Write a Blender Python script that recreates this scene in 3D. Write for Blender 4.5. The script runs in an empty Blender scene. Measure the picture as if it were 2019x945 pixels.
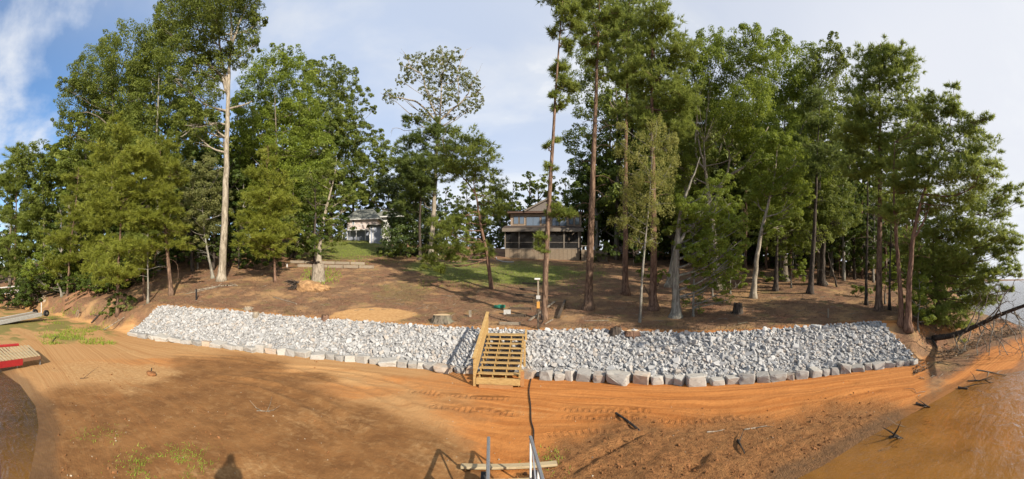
import bpy, bmesh, math, random
import numpy as np
from mathutils import Vector, Matrix, Quaternion
SC = bpy.context.scene
COL = SC.collection
rng = np.random.default_rng(7)
random.seed(7)
R = math.radians

# ---------------------------------------------------------------- camera (a panorama, as the phone swept it)
HC, FPX, CX, YH = 4.0, 700.0, 1009.5, 550.0      # eye height, pixels per radian, centre column, horizon row
cam = bpy.data.cameras.new('camera')
cam.type = 'PANO'
cam.panorama_type = 'CENTRAL_CYLINDRICAL'
cam.central_cylindrical_range_u_min = -CX / FPX
cam.central_cylindrical_range_u_max = (2019 - CX) / FPX
cam.central_cylindrical_range_v_min = -(945 - YH) / FPX
cam.central_cylindrical_range_v_max = YH / FPX
cam.central_cylindrical_radius = 1.0
cam.clip_start, cam.clip_end = 0.05, 6000
camo = bpy.data.objects.new('camera', cam); COL.objects.link(camo)
camo.location = (0, 0, HC); camo.rotation_euler = (R(90), 0, 0)
SC.camera = camo

# ---------------------------------------------------------------- light
SUN_AZ, SUN_EL = R(138), R(27.5)                # behind the viewer, over the right shoulder
sd = Vector((math.sin(SUN_AZ) * math.cos(SUN_EL), math.cos(SUN_AZ) * math.cos(SUN_EL), math.sin(SUN_EL)))
sun = bpy.data.lights.new('sun', 'SUN'); sun.energy = 4.5; sun.angle = R(0.5); sun.color = (1.0, 0.90, 0.76)
suno = bpy.data.objects.new('sun', sun); COL.objects.link(suno)
suno.rotation_euler = (-sd).to_track_quat('-Z', 'Y').to_euler()
W = bpy.data.worlds.new('World'); SC.world = W; W.use_nodes = True
nt = W.node_tree; nt.nodes.clear()
def wn(t, **k):
    n = nt.nodes.new(t)
    for a, b in k.items(): setattr(n, a, b)
    return n
def wm(op, a, b=None, clamp=False):
    n = wn('ShaderNodeMath', operation=op, use_clamp=clamp)
    for i, v in enumerate((a, b)):
        if v is None: continue
        if isinstance(v, (int, float)): n.inputs[i].default_value = v
        else: nt.links.new(v, n.inputs[i])
    return n.outputs[0]
sky = wn('ShaderNodeTexSky', sky_type='NISHITA'); sky.sun_disc = False
sky.sun_elevation = SUN_EL; sky.sun_rotation = SUN_AZ
sky.air_density = 1.0; sky.dust_density = 0.4; sky.ozone_density = 3.0
tc = wn('ShaderNodeTexCoord'); sx = wn('ShaderNodeSeparateXYZ'); nt.links.new(tc.outputs['Generated'], sx.inputs[0])
zc = wm('ADD', wm('MAXIMUM', sx.outputs[2], 0.0), 0.16)
cx_ = wn('ShaderNodeCombineXYZ'); nt.links.new(wm('DIVIDE', sx.outputs[0], zc), cx_.inputs[0]); nt.links.new(wm('DIVIDE', sx.outputs[1], zc), cx_.inputs[1])
def wnoise(scale, det, rough, off):
    mp = wn('ShaderNodeMapping'); mp.inputs['Location'].default_value = off; mp.inputs['Scale'].default_value = (1, 1.5, 1)
    nt.links.new(cx_.outputs[0], mp.inputs[0])
    n = wn('ShaderNodeTexNoise'); n.inputs['Scale'].default_value = scale; n.inputs['Detail'].default_value = det; n.inputs['Roughness'].default_value = rough
    n.inputs['Distortion'].default_value = 0.25
    nt.links.new(mp.outputs[0], n.inputs['Vector']); return n.outputs['Fac']
def wramp(v, a, b):
    n = wn('ShaderNodeMapRange', interpolation_type='SMOOTHSTEP'); nt.links.new(v, n.inputs['Value'])
    n.inputs['From Min'].default_value = a; n.inputs['From Max'].default_value = b; return n.outputs['Result']
puff = wramp(wnoise(1.15, 7, 0.56, (3.1, 7.4, 0)), 0.44, 0.66)
thin = wramp(wnoise(0.42, 4, 0.5, (8.3, 1.2, 0)), 0.25, 0.75)
veil = wramp(sx.outputs[0], -0.95, -0.42)
veil = wm('MULTIPLY', veil, wm('ADD', wm('MULTIPLY', thin, 0.22), 0.66))
veil = wm('ADD', veil, wm('MULTIPLY', wramp(sx.outputs[0], 0.3, 1.0), 0.28), True)
low = wm('MULTIPLY', wm('SUBTRACT', 1.0, wramp(sx.outputs[2], 0.0, 0.45)), 0.25)
cloud = wm('MAXIMUM', wm('ADD', veil, low, True), wm('MULTIPLY', puff, 0.92), True)
cloud = wm('MULTIPLY', cloud, 0.97)
bgS = wn('ShaderNodeBackground'); bgS.inputs['Strength'].default_value = 0.12
hs_ = wn('ShaderNodeHueSaturation'); hs_.inputs['Saturation'].default_value = 1.12; hs_.inputs['Value'].default_value = 0.98
nt.links.new(sky.outputs[0], hs_.inputs['Color']); nt.links.new(hs_.outputs[0], bgS.inputs['Color'])
ccol = wn('ShaderNodeMix', data_type='RGBA')
nt.links.new(wramp(sx.outputs[0], -0.8, 1.0), ccol.inputs[0])
ccol.inputs[6].default_value = (0.655, 0.755, 0.94, 1); ccol.inputs[7].default_value = (0.88, 0.90, 0.96, 1)
ccol2 = wn('ShaderNodeMix', data_type='RGBA'); nt.links.new(puff, ccol2.inputs[0])
nt.links.new(ccol.outputs[2], ccol2.inputs[6]); ccol2.inputs[7].default_value = (0.95, 0.97, 1.0, 1)
bgC = wn('ShaderNodeBackground'); bgC.inputs['Strength'].default_value = 0.56
nt.links.new(ccol2.outputs[2], bgC.inputs['Color'])
mx = wn('ShaderNodeMixShader'); nt.links.new(cloud, mx.inputs[0]); nt.links.new(bgS.outputs[0], mx.inputs[1]); nt.links.new(bgC.outputs[0], mx.inputs[2])
out = wn('ShaderNodeOutputWorld'); nt.links.new(mx.outputs[0], out.inputs[0])
SC.view_settings.view_transform = 'Standard'; SC.view_settings.look = 'None'
SC.view_settings.exposure = 0.80; SC.view_settings.gamma = 1.0
SC.cycles.max_bounces = 6; SC.cycles.diffuse_bounces = 3; SC.cycles.glossy_bounces = 2
SC.cycles.transmission_bounces = 3; SC.cycles.transparent_max_bounces = 8
SC.cycles.use_denoising = True; SC.cycles.denoiser = 'OPENIMAGEDENOISE'; SC.cycles.denoising_input_passes = 'RGB_ALBEDO_NORMAL'
SC.cycles.sample_clamp_indirect = 4.0

# ---------------------------------------------------------------- helpers
def P(X, Y, r):
    a = (X - CX) / FPX
    return np.array([r * math.sin(a), r * math.cos(a), HC + r * (YH - Y) / FPX])
def fbm(x, y, scale, octv=4, seed=0):
    x = np.asarray(x, float) / scale; y = np.asarray(y, float) / scale
    tot = np.zeros_like(x); amp, s = 1.0, 0.0
    for o in range(octv):
        xi = np.floor(x).astype(np.int64); yi = np.floor(y).astype(np.int64)
        fx = x - xi; fy = y - yi
        fx = fx * fx * (3 - 2 * fx); fy = fy * fy * (3 - 2 * fy)
        def h(a, b):
            n = (a * 374761393 + b * 668265263 + (seed + o) * 974634777) & 0x7fffffff
            n = ((n ^ (n >> 13)) * 1274126177) & 0x7fffffff
            n = (n ^ (n >> 16)) & 0xffff
            return n / 65535.0
        v = (h(xi, yi) * (1 - fx) + h(xi + 1, yi) * fx) * (1 - fy) + (h(xi, yi + 1) * (1 - fx) + h(xi + 1, yi + 1) * fx) * fy
        tot += amp * v; s += amp; amp *= 0.5; x = x * 2.03 + 11.3; y = y * 2.03 + 5.7
    return tot / s                                    # 0..1
def sst(v, a, b):
    t = np.clip((np.asarray(v, float) - a) / (b - a), 0, 1); return t * t * (3 - 2 * t)

def link(o, parent=None):
    COL.objects.link(o)
    if parent is not None: o.parent = parent
    return o
def tag(o, label=None, cat=None, group=None, kind=None):
    if label: o['label'] = label
    if cat: o['category'] = cat
    if group: o['group'] = group
    if kind: o['kind'] = kind
    return o
def empty(name, loc=(0, 0, 0), rz=0.0):
    o = bpy.data.objects.new(name, None); o.location = loc; o.rotation_euler = (0, 0, rz)
    o.empty_display_size = 0.3
    return link(o)
def mesh_obj(name, verts, faces, mat, parent=None, loc=None, tint=None, smooth=False):
    me = bpy.data.meshes.new(name)
    v = np.asarray(verts, float)
    if loc is not None: v = v - np.asarray(loc, float)
    me.from_pydata(v.tolist() if len(v) < 4 else v, [], faces if isinstance(faces, list) else faces.tolist())
    if tint is not None:
        a = me.attributes.new('tint', 'FLOAT', 'FACE'); a.data.foreach_set('value', np.asarray(tint, np.float32))
    if smooth: me.polygons.foreach_set('use_smooth', np.ones(len(me.polygons), bool))
    me.materials.append(mat)
    o = bpy.data.objects.new(name, me)
    if loc is not None and parent is None: o.location = loc
    return link(o, parent)
class MB:
    def __init__(s): s.v = []; s.f = []; s.n = 0
    def add(s, v, f):
        v = np.asarray(v, float); s.v.append(v); s.f += [tuple(int(i) + s.n for i in q) for q in f]; s.n += len(v); return s
    def box(s, lo, hi, M=None):
        x0, y0, z0 = lo; x1, y1, z1 = hi
        v = np.array([(x0,y0,z0),(x1,y0,z0),(x1,y1,z0),(x0,y1,z0),(x0,y0,z1),(x1,y0,z1),(x1,y1,z1),(x0,y1,z1)], float)
        if M is not None: v = np.array([tuple(M @ Vector(p)) for p in v])
        return s.add(v, [(3,2,1,0),(4,5,6,7),(0,1,5,4),(1,2,6,5),(2,3,7,6),(3,0,4,7)])
    def beam(s, a, b, w, h, up=(0, 0, 1), b0=0.0):
        """a bar from a to b, w wide, h high, its section centred; chamfered edges when b0"""
        a = Vector(a); b = Vector(b); d = (b - a).normalized(); up = Vector(up)
        sd_ = d.cross(up)
        if sd_.length < 1e-4: sd_ = d.cross(Vector((0, 1, 0)))
        sd_.normalize(); u = sd_.cross(d).normalized()
        c = b0
        prof = [(-w/2+c,-h/2),(w/2-c,-h/2),(w/2,-h/2+c),(w/2,h/2-c),(w/2-c,h/2),(-w/2+c,h/2),(-w/2,h/2-c),(-w/2,-h/2+c)] if c else [(-w/2,-h/2),(w/2,-h/2),(w/2,h/2),(-w/2,h/2)]
        n = len(prof)
        v = [tuple(p + sd_ * x + u * z) for p in (a, b) for x, z in prof]
        f = [tuple(range(n)), tuple(range(2*n-1, n-1, -1))] + [(i, i + n, (i + 1) % n + n, (i + 1) % n) for i in range(n)]
        return s.add(v, f)
    def tube(s, pts, rad, k=8, cap=True, wob=0.0):
        pts = [Vector(p) for p in pts]; n = len(pts); vv = []
        ref = Vector((0.3, 1, 0.1)).normalized()
        for i, p in enumerate(pts):
            d = (pts[min(i + 1, n - 1)] - pts[max(i - 1, 0)])
            d = d.normalized() if d.length > 1e-9 else Vector((0, 0, 1))
            a = d.cross(ref)
            if a.length < 1e-3: a = d.cross(Vector((1, 0, 0)))
            a.normalize(); b = d.cross(a)
            r_ = rad[i] if hasattr(rad, '__len__') else rad
            for j in range(k):
                t = 2 * math.pi * j / k
                q = r_ * (1 + (wob * (random.random() - .5) if wob else 0))
                vv.append(p + a * (math.cos(t) * q) + b * (math.sin(t) * q))
        f = [(i*k+j, i*k+(j+1) % k, (i+1)*k+(j+1) % k, (i+1)*k+j) for i in range(n-1) for j in range(k)]
        if cap: f += [tuple(range(k-1, -1, -1)), tuple(range((n-1)*k, n*k))]
        return s.add([tuple(q) for q in vv], f)
    def disc(s, c, r, n=16, h=0.0): 
        c = Vector(c); return s.tube([c, c + Vector((0, 0, max(h, 0.002)))], r, n)
    def build(s, name, mat, parent=None, loc=None, smooth=False):
        return mesh_obj(name, np.concatenate(s.v), s.f, mat, parent, loc, None, smooth)
def spline(pts, n):
    """Catmull-Rom through pts, n samples per span"""
    p = [np.asarray(q, float) for q in pts]; p = [2*p[0]-p[1]] + p + [2*p[-1]-p[-2]]
    o = []
    for i in range(1, len(p) - 2):
        for t in np.linspace(0, 1, n, endpoint=False):
            a, b, c, d = p[i-1:i+3]
            o.append(0.5 * (2*b + (c-a)*t + (2*a-5*b+4*c-d)*t*t + (3*b-a-3*c+d)*t**3))
    o.append(p[-2]); return np.array(o)

# ---------------------------------------------------------------- materials
MATS = {}
KC = 0.77                                             # the photograph is exposed bright: real colours are this much darker
def dk(c): return tuple(x * KC for x in c)
class NT:
    def __init__(s, name):
        s.m = bpy.data.materials.new(name); s.m.use_nodes = True; s.t = s.m.node_tree
        s.t.nodes.clear(); s.o = s.t.nodes.new('ShaderNodeOutputMaterial'); MATS[name] = s.m
    def n(s, t, ins=None, **k):
        q = s.t.nodes.new(t)
        for a, b in k.items(): setattr(q, a, b)
        for a, b in (ins or {}).items(): s.set(q.inputs[a], b)
        return q
    def set(s, sock, v):
        if isinstance(v, bpy.types.NodeSocket): s.t.links.new(v, sock)
        elif isinstance(v, tuple) and len(v) == 3 and sock.type == 'RGBA': sock.default_value = (*v, 1)
        else: sock.default_value = v
    def noise(s, scale, det=4, rough=0.55, vec=None, dist=0.0, dim='3D'):
        q = s.n('ShaderNodeTexNoise', {'Scale': scale, 'Detail': det, 'Roughness': rough, 'Distortion': dist})
        if vec is not None: s.set(q.inputs['Vector'], vec)
        return q.outputs['Fac']
    def mapping(s, vec, scale, loc=(0, 0, 0)):
        q = s.n('ShaderNodeMapping', {'Vector': vec, 'Scale': scale, 'Location': loc}); return q.outputs[0]
    def ramp(s, v, a, b, c=0.0, d=1.0, smooth=True):
        q = s.n('ShaderNodeMapRange', {'Value': v, 'From Min': a, 'From Max': b, 'To Min': c, 'To Max': d}, interpolation_type='SMOOTHSTEP' if smooth else 'LINEAR'); return q.outputs[0]
    def mix(s, f, a, b, blend='MIX'):
        q = s.n('ShaderNodeMix', data_type='RGBA', blend_type=blend); s.set(q.inputs[0], f); s.set(q.inputs[6], a); s.set(q.inputs[7], b); return q.outputs[2]
    def math(s, op, a, b=0.0, clamp=False):
        q = s.n('ShaderNodeMath', operation=op, use_clamp=clamp); s.set(q.inputs[0], a); s.set(q.inputs[1], b); return q.outputs[0]
    def attr(s, name, which='Fac', kind='GEOMETRY'):
        q = s.n('ShaderNodeAttribute', attribute_name=name, attribute_type=kind); return q.outputs[which]
    def objc(s): return s.n('ShaderNodeTexCoord').outputs['Object']
    def pos(s): return s.n('ShaderNodeNewGeometry').outputs['Position']
    def rand(s): return s.n('ShaderNodeObjectInfo').outputs['Random']
    def bump(s, h, strength=0.4, dist=0.02):
        return s.n('ShaderNodeBump', {'Height': h, 'Strength': strength, 'Distance': dist}).outputs[0]
    def bsdf(s, col, rough=0.8, nrm=None, spec=0.3, metal=0.0):
        q = s.n('ShaderNodeBsdfPrincipled', {'Base Color': col, 'Roughness': rough, 'Metallic': metal, 'Specular IOR Level': spec})
        if nrm is not None: s.set(q.inputs['Normal'], nrm)
        return q.outputs[0]
    def done(s, sh): s.t.links.new(sh, s.o.inputs[0]); return s.m

def mat_leaf(name, dark, mid, lite, trans=0.46, spec=0.3, rough=0.5):
    m = NT(name); t = m.attr('tint'); dark, mid, lite = [q if 'dry' in name else (q[0] * 1.92, q[1] * 1.66, q[2] * 1.12) if 'needle' not in name else (q[0] * 1.86, q[1] * 1.74, q[2] * 1.38) for q in (dark, mid, lite)]
    c = m.mix(m.ramp(t, 0.0, 0.5, smooth=False), dark, mid); c = m.mix(m.ramp(t, 0.5, 1.0, smooth=False), c, lite)
    c = m.mix(m.math('MULTIPLY', m.rand(), 0.25), c, tuple(x * 0.7 for x in mid))
    a = m.bsdf(c, rough, None, spec)
    tr = m.n('ShaderNodeBsdfTranslucent', {'Color': m.mix(0.5, c, lite)}).outputs[0]
    x = m.n('ShaderNodeMixShader', {0: trans}); m.t.links.new(a, x.inputs[1]); m.t.links.new(tr, x.inputs[2])
    return m.done(x.outputs[0])
mat_leaf('leaf_oak',    (0.040, 0.066, 0.016), (0.082, 0.118, 0.028), (0.140, 0.180, 0.052))
mat_leaf('leaf_bright', (0.050, 0.084, 0.013), (0.100, 0.150, 0.026), (0.165, 0.220, 0.050))
mat_leaf('leaf_grey',   (0.060, 0.080, 0.034), (0.105, 0.132, 0.062), (0.165, 0.190, 0.100))
mat_leaf('leaf_pale',   (0.090, 0.110, 0.036), (0.150, 0.180, 0.066), (0.230, 0.250, 0.110))
mat_leaf('leaf_dark',   (0.014, 0.028, 0.010), (0.028, 0.052, 0.016), (0.070, 0.100, 0.034), 0.2, 0.5, 0.3)
mat_leaf('leaf_forest', (0.022, 0.042, 0.011), (0.044, 0.076, 0.018), (0.078, 0.114, 0.030))
mat_leaf('needle_yellow', (0.076, 0.095, 0.016), (0.132, 0.158, 0.028), (0.195, 0.215, 0.048), 0.5)
mat_leaf('needle_green', (0.062, 0.088, 0.020), (0.112, 0.146, 0.034), (0.170, 0.205, 0.056), 0.5)
mat_leaf('needle_dark', (0.034, 0.055, 0.017), (0.066, 0.096, 0.028), (0.120, 0.150, 0.046), 0.45)
mat_leaf('grass_blade', (0.060, 0.110, 0.015), (0.110, 0.180, 0.030), (0.200, 0.250, 0.060), 0.3, 0.2, 0.6)
mat_leaf('dry_leaf', (0.075, 0.045, 0.026), (0.165, 0.105, 0.062), (0.300, 0.235, 0.165), 0.1, 0.2, 0.7)

def mat_bark(name, dark, lite, moss=None, sc=1.0):
    dark, lite = dk(dark), dk(lite)
    m = NT(name); o = m.objc()
    n1 = m.noise(9 * sc, 5, 0.65, m.mapping(o, (1, 1, 0.22)), 0.6); n2 = m.noise(1.3, 3, 0.5, o)
    c = m.mix(m.ramp(n1, 0.35, 0.66), dark, lite)
    c = m.mix(m.ramp(n2, 0.45, 0.75, 0, 0.55), c, tuple(0.5 * (a + b) for a, b in zip(dark, lite)))
    if moss: c = m.mix(m.ramp(m.noise(2.6, 3, 0.6, o), 0.52, 0.68, 0, 0.6), c, moss)
    return m.done(m.bsdf(c, 0.9, m.bump(n1, 0.9, 0.05), 0.15))
mat_bark('bark_pine', (0.075, 0.045, 0.030), (0.290, 0.190, 0.130))
mat_bark('bark_red', (0.095, 0.052, 0.036), (0.300, 0.185, 0.125))
mat_bark('bark_pale', (0.200, 0.165, 0.120), (0.480, 0.420, 0.330), None, 0.7)
mat_bark('bark_oak', (0.085, 0.070, 0.052), (0.270, 0.225, 0.170), (0.16, 0.17, 0.12))
mat_bark('bark_dark', (0.030, 0.024, 0.020), (0.120, 0.095, 0.075))
mat_bark('bark_grey', (0.150, 0.135, 0.110), (0.370, 0.340, 0.280), (0.20, 0.22, 0.16))
mat_bark('dead_wood', (0.160, 0.130, 0.095), (0.420, 0.360, 0.280))

def mat_wood(name, a, b, sc=1.0, rough=0.75, spec=0.2):
    a, b = dk(a), dk(b)
    m = NT(name); o = m.objc(); rd = m.rand()
    off = m.n('ShaderNodeVectorMath', {0: o}, operation='ADD'); cmb = m.n('ShaderNodeCombineXYZ', {0: m.math('MULTIPLY', rd, 37.0), 1: m.math('MULTIPLY', rd, 11.0)})
    m.t.links.new(cmb.outputs[0], off.inputs[1])
    n1 = m.noise(7 * sc, 5, 0.6, m.mapping(off.outputs[0], (1.0, 6.0, 6.0)), 0.8); n2 = m.noise(2.2, 3, 0.5, off.outputs[0])
    c = m.mix(m.ramp(n1, 0.3, 0.7), a, b); c = m.mix(m.ramp(n2, 0.5, 0.8, 0, 0.5), c, tuple(x * 0.75 for x in a))
    c = m.mix(m.math('MULTIPLY', rd, 0.45), c, tuple(x * 0.72 for x in b)); c = m.mix(m.ramp(m.noise(3.1, 5, .7, m.pos()), .50, .78, 0, .55), c, (0.17, 0.085, 0.035))
    return m.done(m.bsdf(c, rough, m.bump(n1, 0.35, 0.006), spec))
mat_wood('new_lumber', (0.370, 0.220, 0.078), (0.630, 0.430, 0.180))
mat_wood('old_lumber', (0.230, 0.185, 0.135), (0.380, 0.320, 0.240))
mat_wood('pale_lumber', (0.480, 0.370, 0.210), (0.620, 0.500, 0.310))
mat_wood('brown_lumber', (0.260, 0.130, 0.070), (0.420, 0.240, 0.140))
mat_wood('dark_timber', (0.060, 0.045, 0.032), (0.160, 0.120, 0.085))
mat_wood('orange_lumber', (0.380, 0.170, 0.060), (0.520, 0.270, 0.110))
mat_wood('tan_board', (0.230, 0.175, 0.120), (0.300, 0.235, 0.165), 0.5)

def mat_plain(name, col, rough=0.6, metal=0.0, spec=0.4, var=0.12, sc=6.0):
    col = dk(col)
    m = NT(name); o = m.objc(); n = m.noise(sc, 4, 0.6, o)
    c = m.mix(m.ramp(n, 0.3, 0.75), tuple(x * (1 - var) for x in col), tuple(min(1, x * (1 + var)) for x in col))
    c = m.mix(m.ramp(m.noise(sc * 0.35, 5, 0.7, o), 0.55, 0.8, 0, min(0.6, var * 2)), c, tuple(x * 0.6 + 0.02 for x in col))
    return m.done(m.bsdf(c, rough, m.bump(n, 0.15, 0.01), spec, metal))
mat_plain('aluminium', (0.55, 0.56, 0.57), 0.38, 0.75, 0.5, 0.08)
mat_plain('white_paint', (0.74, 0.73, 0.70), 0.55)
mat_plain('grey_metal', (0.30, 0.31, 0.32), 0.5, 0.5)
mat_plain('red_paint', (0.50, 0.030, 0.035), 0.45, 0, 0.5)
mat_plain('rubber', (0.022, 0.022, 0.024), 0.75, 0, 0.3)
mat_plain('green_hose', (0.030, 0.230, 0.150), 0.5)
mat_plain('concrete', (0.50, 0.49, 0.46), 0.85)
mat_plain('orange_plastic', (0.60, 0.30, 0.06), 0.5)
mat_plain('shingle_roof', (0.215, 0.225, 0.200), 0.9, 0, 0.2, 0.2, 14)
mat_plain('dark_roof', (0.085, 0.062, 0.048), 0.9, 0, 0.2, 0.2, 14)
mat_plain('pink_siding', (0.66, 0.55, 0.50), 0.7, 0, 0.2, 0.05)
mat_plain('grey_siding', (0.30, 0.33, 0.40), 0.7, 0, 0.2, 0.06)
mat_plain('house_siding', (0.400, 0.300, 0.220), 0.8, 0, 0.2, 0.08)
mat_plain('gable_siding', (0.210, 0.180, 0.160), 0.85, 0, 0.2, 0.12)
mat_plain('brown_trim', (0.110, 0.062, 0.042), 0.7)
mat_plain('tan_trim', (0.20, 0.165, 0.13), 0.7)
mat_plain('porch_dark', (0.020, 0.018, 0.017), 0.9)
mat_plain('black_cable', (0.035, 0.025, 0.020), 0.7)
mat_plain('cloth_blue', (0.05, 0.08, 0.16), 0.9)
mat_plain('cloth_grey', (0.12, 0.12, 0.13), 0.9)
mat_plain('skin', (0.48, 0.27, 0.19), 0.55)
mat_plain('hair', (0.05, 0.03, 0.02), 0.7)
mat_plain('weed_stalk', (0.20, 0.19, 0.07), 0.8)
m = NT('glass'); m.done(m.bsdf((0.10, 0.13, 0.17), 0.04, None, 0.9))
m = NT('screen_mesh')
a_ = m.bsdf((0.03, 0.03, 0.03), 0.9, None, 0.1); t_ = m.n('ShaderNodeBsdfTransparent').outputs[0]
x_ = m.n('ShaderNodeMixShader', {0: 0.62}); m.t.links.new(a_, x_.inputs[1]); m.t.links.new(t_, x_.inputs[2]); m.done(x_.outputs[0])

def mat_stone(name, a, b, warm):
    a, b, warm = dk(a), dk(b), dk(warm)
    m = NT(name); o = m.objc(); p = m.pos(); rd = m.attr('tint')
    rd2 = m.math('FRACT', m.math('ADD', m.math('MULTIPLY', rd, 1.0), m.rand()))
    c = m.mix(rd2, a, b)
    c = m.mix(m.ramp(m.math('ADD', m.math('FRACT', m.math('MULTIPLY', rd2, 7.31)), m.math('MULTIPLY', m.noise(3, 3, .6, p), .3)), 0.90, 1.08, 0, 0.7), c, warm)
    n1 = m.noise(7, 5, 0.65, m.mapping(p, (1, 1, 2.2)), 0.5); n2 = m.noise(30, 4, 0.6, p)
    c = m.mix(m.ramp(n1, 0.45, 0.75, 0, 0.5), c, tuple(0.55 * x for x in a)); c = m.mix(m.ramp(n2, 0.55, 0.8, 0, 0.3), c, (0.46, 0.46, 0.445))
    return m.done(m.bsdf(c, 0.88, m.bump(n2, 0.5, 0.015), 0.25))
mat_stone('riprap_stone', (0.345, 0.345, 0.34), (0.57, 0.565, 0.55), (0.46, 0.39, 0.32))
mat_stone('boulder_stone', (0.34, 0.325, 0.30), (0.53, 0.50, 0.445), (0.50, 0.34, 0.215))
mat_plain('stone_bed', (0.26, 0.255, 0.25), 0.95, 0, 0.1, 0.5, 9)
mat_plain('root_soil', (0.150, 0.085, 0.048), 0.95, 0, 0.1, 0.5, 5)
m = NT('cut_wood'); o_ = m.objc()
w_ = m.n('ShaderNodeTexWave', {'Vector': o_, 'Scale': 9.0, 'Distortion': 2.0, 'Detail': 3.0}, wave_type='RINGS', rings_direction='Z').outputs['Fac']
m.done(m.bsdf(m.mix(w_, (0.52, 0.34, 0.18), (0.66, 0.50, 0.31)), 0.8))
mat_plain('mound_soil', (0.420, 0.250, 0.120), 0.95, 0, 0.1, 0.35, 5)
mat_plain('clod_soil', (0.270, 0.125, 0.052), 0.95, 0, 0.1, 0.35, 8)
mat_plain('white_rubble', (0.43, 0.36, 0.27), 0.95, 0, 0.1, 0.25, 5)

# ================================================================= TERRAIN
def toe_r(Y): return HC * FPX / (Y - YH)
TX = [-400, -60, 0, 80, 150, 205, 255, 300, 400, 500, 600, 700, 800, 900, 1000, 1100, 1250, 1400, 1500, 1600, 1700, 1800, 1830, 1880, 1930, 1975, 2019, 2300]
TR = [70, 60, 52, 42, 34, 29] + [toe_r(y) for y in (660, 668, 681, 692, 702, 712, 722, 732, 741, 746, 753, 757, 751, 741, 729, 717)] + [18.2, 21.0, 24.5, 27.5, 30, 34]
ZX = [-400, 0, 150, 255, 320, 450, 600, 750, 900, 1000, 1100, 1200, 1350, 1500, 1600, 1735, 1800, 1860, 1930, 2019, 2300]
ZT = [1.5, 1.5, 1.5, 1.35, 1.95, 1.84, 1.64, 1.56, 1.50, 1.50, 1.53, 1.58, 1.52, 1.58, 1.62, 1.72, 1.62, 1.2, 0.55, 0.25, 0.2]
LX = [-400, 0, 200, 400, 640, 900, 1060, 1250, 1600, 1780, 1880, 1960, 2300]
LS = [0.10, 0.13, 0.19, 0.215, 0.215, 0.185, 0.165, 0.150, 0.140, 0.085, 0.03, 0.0, 0.0]
SX = [-300, -60, -30, -20, -15.6, -13.3, -11.0, -9.5, -7.9, -7.0, -3, 0, 3, 5.15, 5.87, 7.4, 9.66, 12.55, 14.4, 15.6, 20, 26, 31, 35, 60, 100, 300]
SY = [10, 2.0, 1.0, 1.5, 2.0, 2.5, 2.56, 2.3, 1.8, 1.5, 1.5, 2.4, 4.2, 5.0, 4.92, 4.9, 4.58, 4.05, 3.3, 2.0, 1.6, 2.4, 4.5, 9, 19, 36, 118]
RUN = 1.4
TRACKS = [(.16, .045, .025, 1, [(1095,806),(1150,808),(1215,810),(1290,810)]), (.16, .045, .025, 1, [(1100,821),(1160,823),(1225,824),(1280,823)]), (.17, .045, .03, 1, [(1285,829),(1350,832),(1420,828),(1480,820)]),
          (.18, .05, .03, 1, [(800,772),(870,778),(940,784),(1010,786)]), (.18, .05, .03, 1, [(830,800),(900,806),(960,812),(1030,818)]), (.16, .04, .03, 1, [(1060,862),(1130,852),(1200,848),(1260,842)]),
          (.22, .05, .05, 0, [(500,732),(600,738),(700,762),(790,800),(870,850),(930,905)]), (.20, .04, .05, 0, [(560,722),(680,733),(790,757),(880,795),(960,845)]), (.30, .05, .05, 0, [(420,745),(520,760),(620,800),(690,850),(740,905)]),
          (.22, .04, .04, 0, [(330,700),(450,706),(560,722),(660,745)]), (.14, .10, .05, 0, [(1100,944),(1170,905),(1235,873),(1290,845)]), (.12, .09, .05, 0, [(1345,945),(1375,915),(1400,885)]), (.10, .08, .04, 0, [(1240,820),(1244,835),(1248,852)]),
          (.25, .04, .04, 0, [(1100,775),(1250,783),(1400,782),(1550,772),(1700,755)]), (.22, .04, .04, 0, [(1150,792),(1300,800),(1450,800),(1600,788),(1750,768)]), (.12, .07, .04, 0, [(1440,858),(1458,890),(1470,915)]), (.16, .06, .05, 0, [(1480,905),(1580,860),(1680,835)])]
def tracks(x, y):
    h = np.zeros_like(x); al = np.zeros_like(x); mk = np.zeros_like(x)
    sel = np.nonzero((np.abs(x) < 20) & (y > 3) & (y < 22))[0]; px_, py_ = x[sel], y[sel]
    for w, dep, rid, tread, pts in TRACKS:
        g_ = []
        for X, Y in pts: a = (X - CX) / FPX; r = HC * FPX / (Y - YH); g_.append((r * math.sin(a), r * math.cos(a)))
        c = spline(g_, 5); best = np.full(len(sel), 9.0); ba = np.zeros(len(sel)); L = 0.0; tot = np.linalg.norm(np.diff(c, axis=0), axis=1).sum()
        for p0, p1 in zip(c[:-1], c[1:]):
            d = p1 - p0; l = np.linalg.norm(d); t = np.clip(((px_ - p0[0]) * d[0] + (py_ - p0[1]) * d[1]) / l ** 2, 0, 1)
            q = np.hypot(px_ - p0[0] - t * d[0], py_ - p0[1] - t * d[1]); m_ = q < best; best = np.where(m_, q, best); ba = np.where(m_, L + t * l, ba); L += l
        end = sst(ba, 0, .5) * (1 - sst(ba, tot - .5, tot)); wob = .6 + .8 * fbm(px_, py_, .8, 2, 71)
        q = best / w; h[sel] += (-dep * np.exp(-q ** 4) + rid * np.exp(-((q - 1.55) / .45) ** 2)) * end * wob
        if tread: k = (best < w * 1.25); mk[sel] = np.where(k, end * (1 - sst(q, .8, 1.2)), mk[sel]); al[sel] = np.where(k, ba, al[sel])
    return h, al, mk
def polar(x, y):
    az = np.arctan2(x, y); return CX + FPX * az, np.hypot(x, y), az
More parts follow.
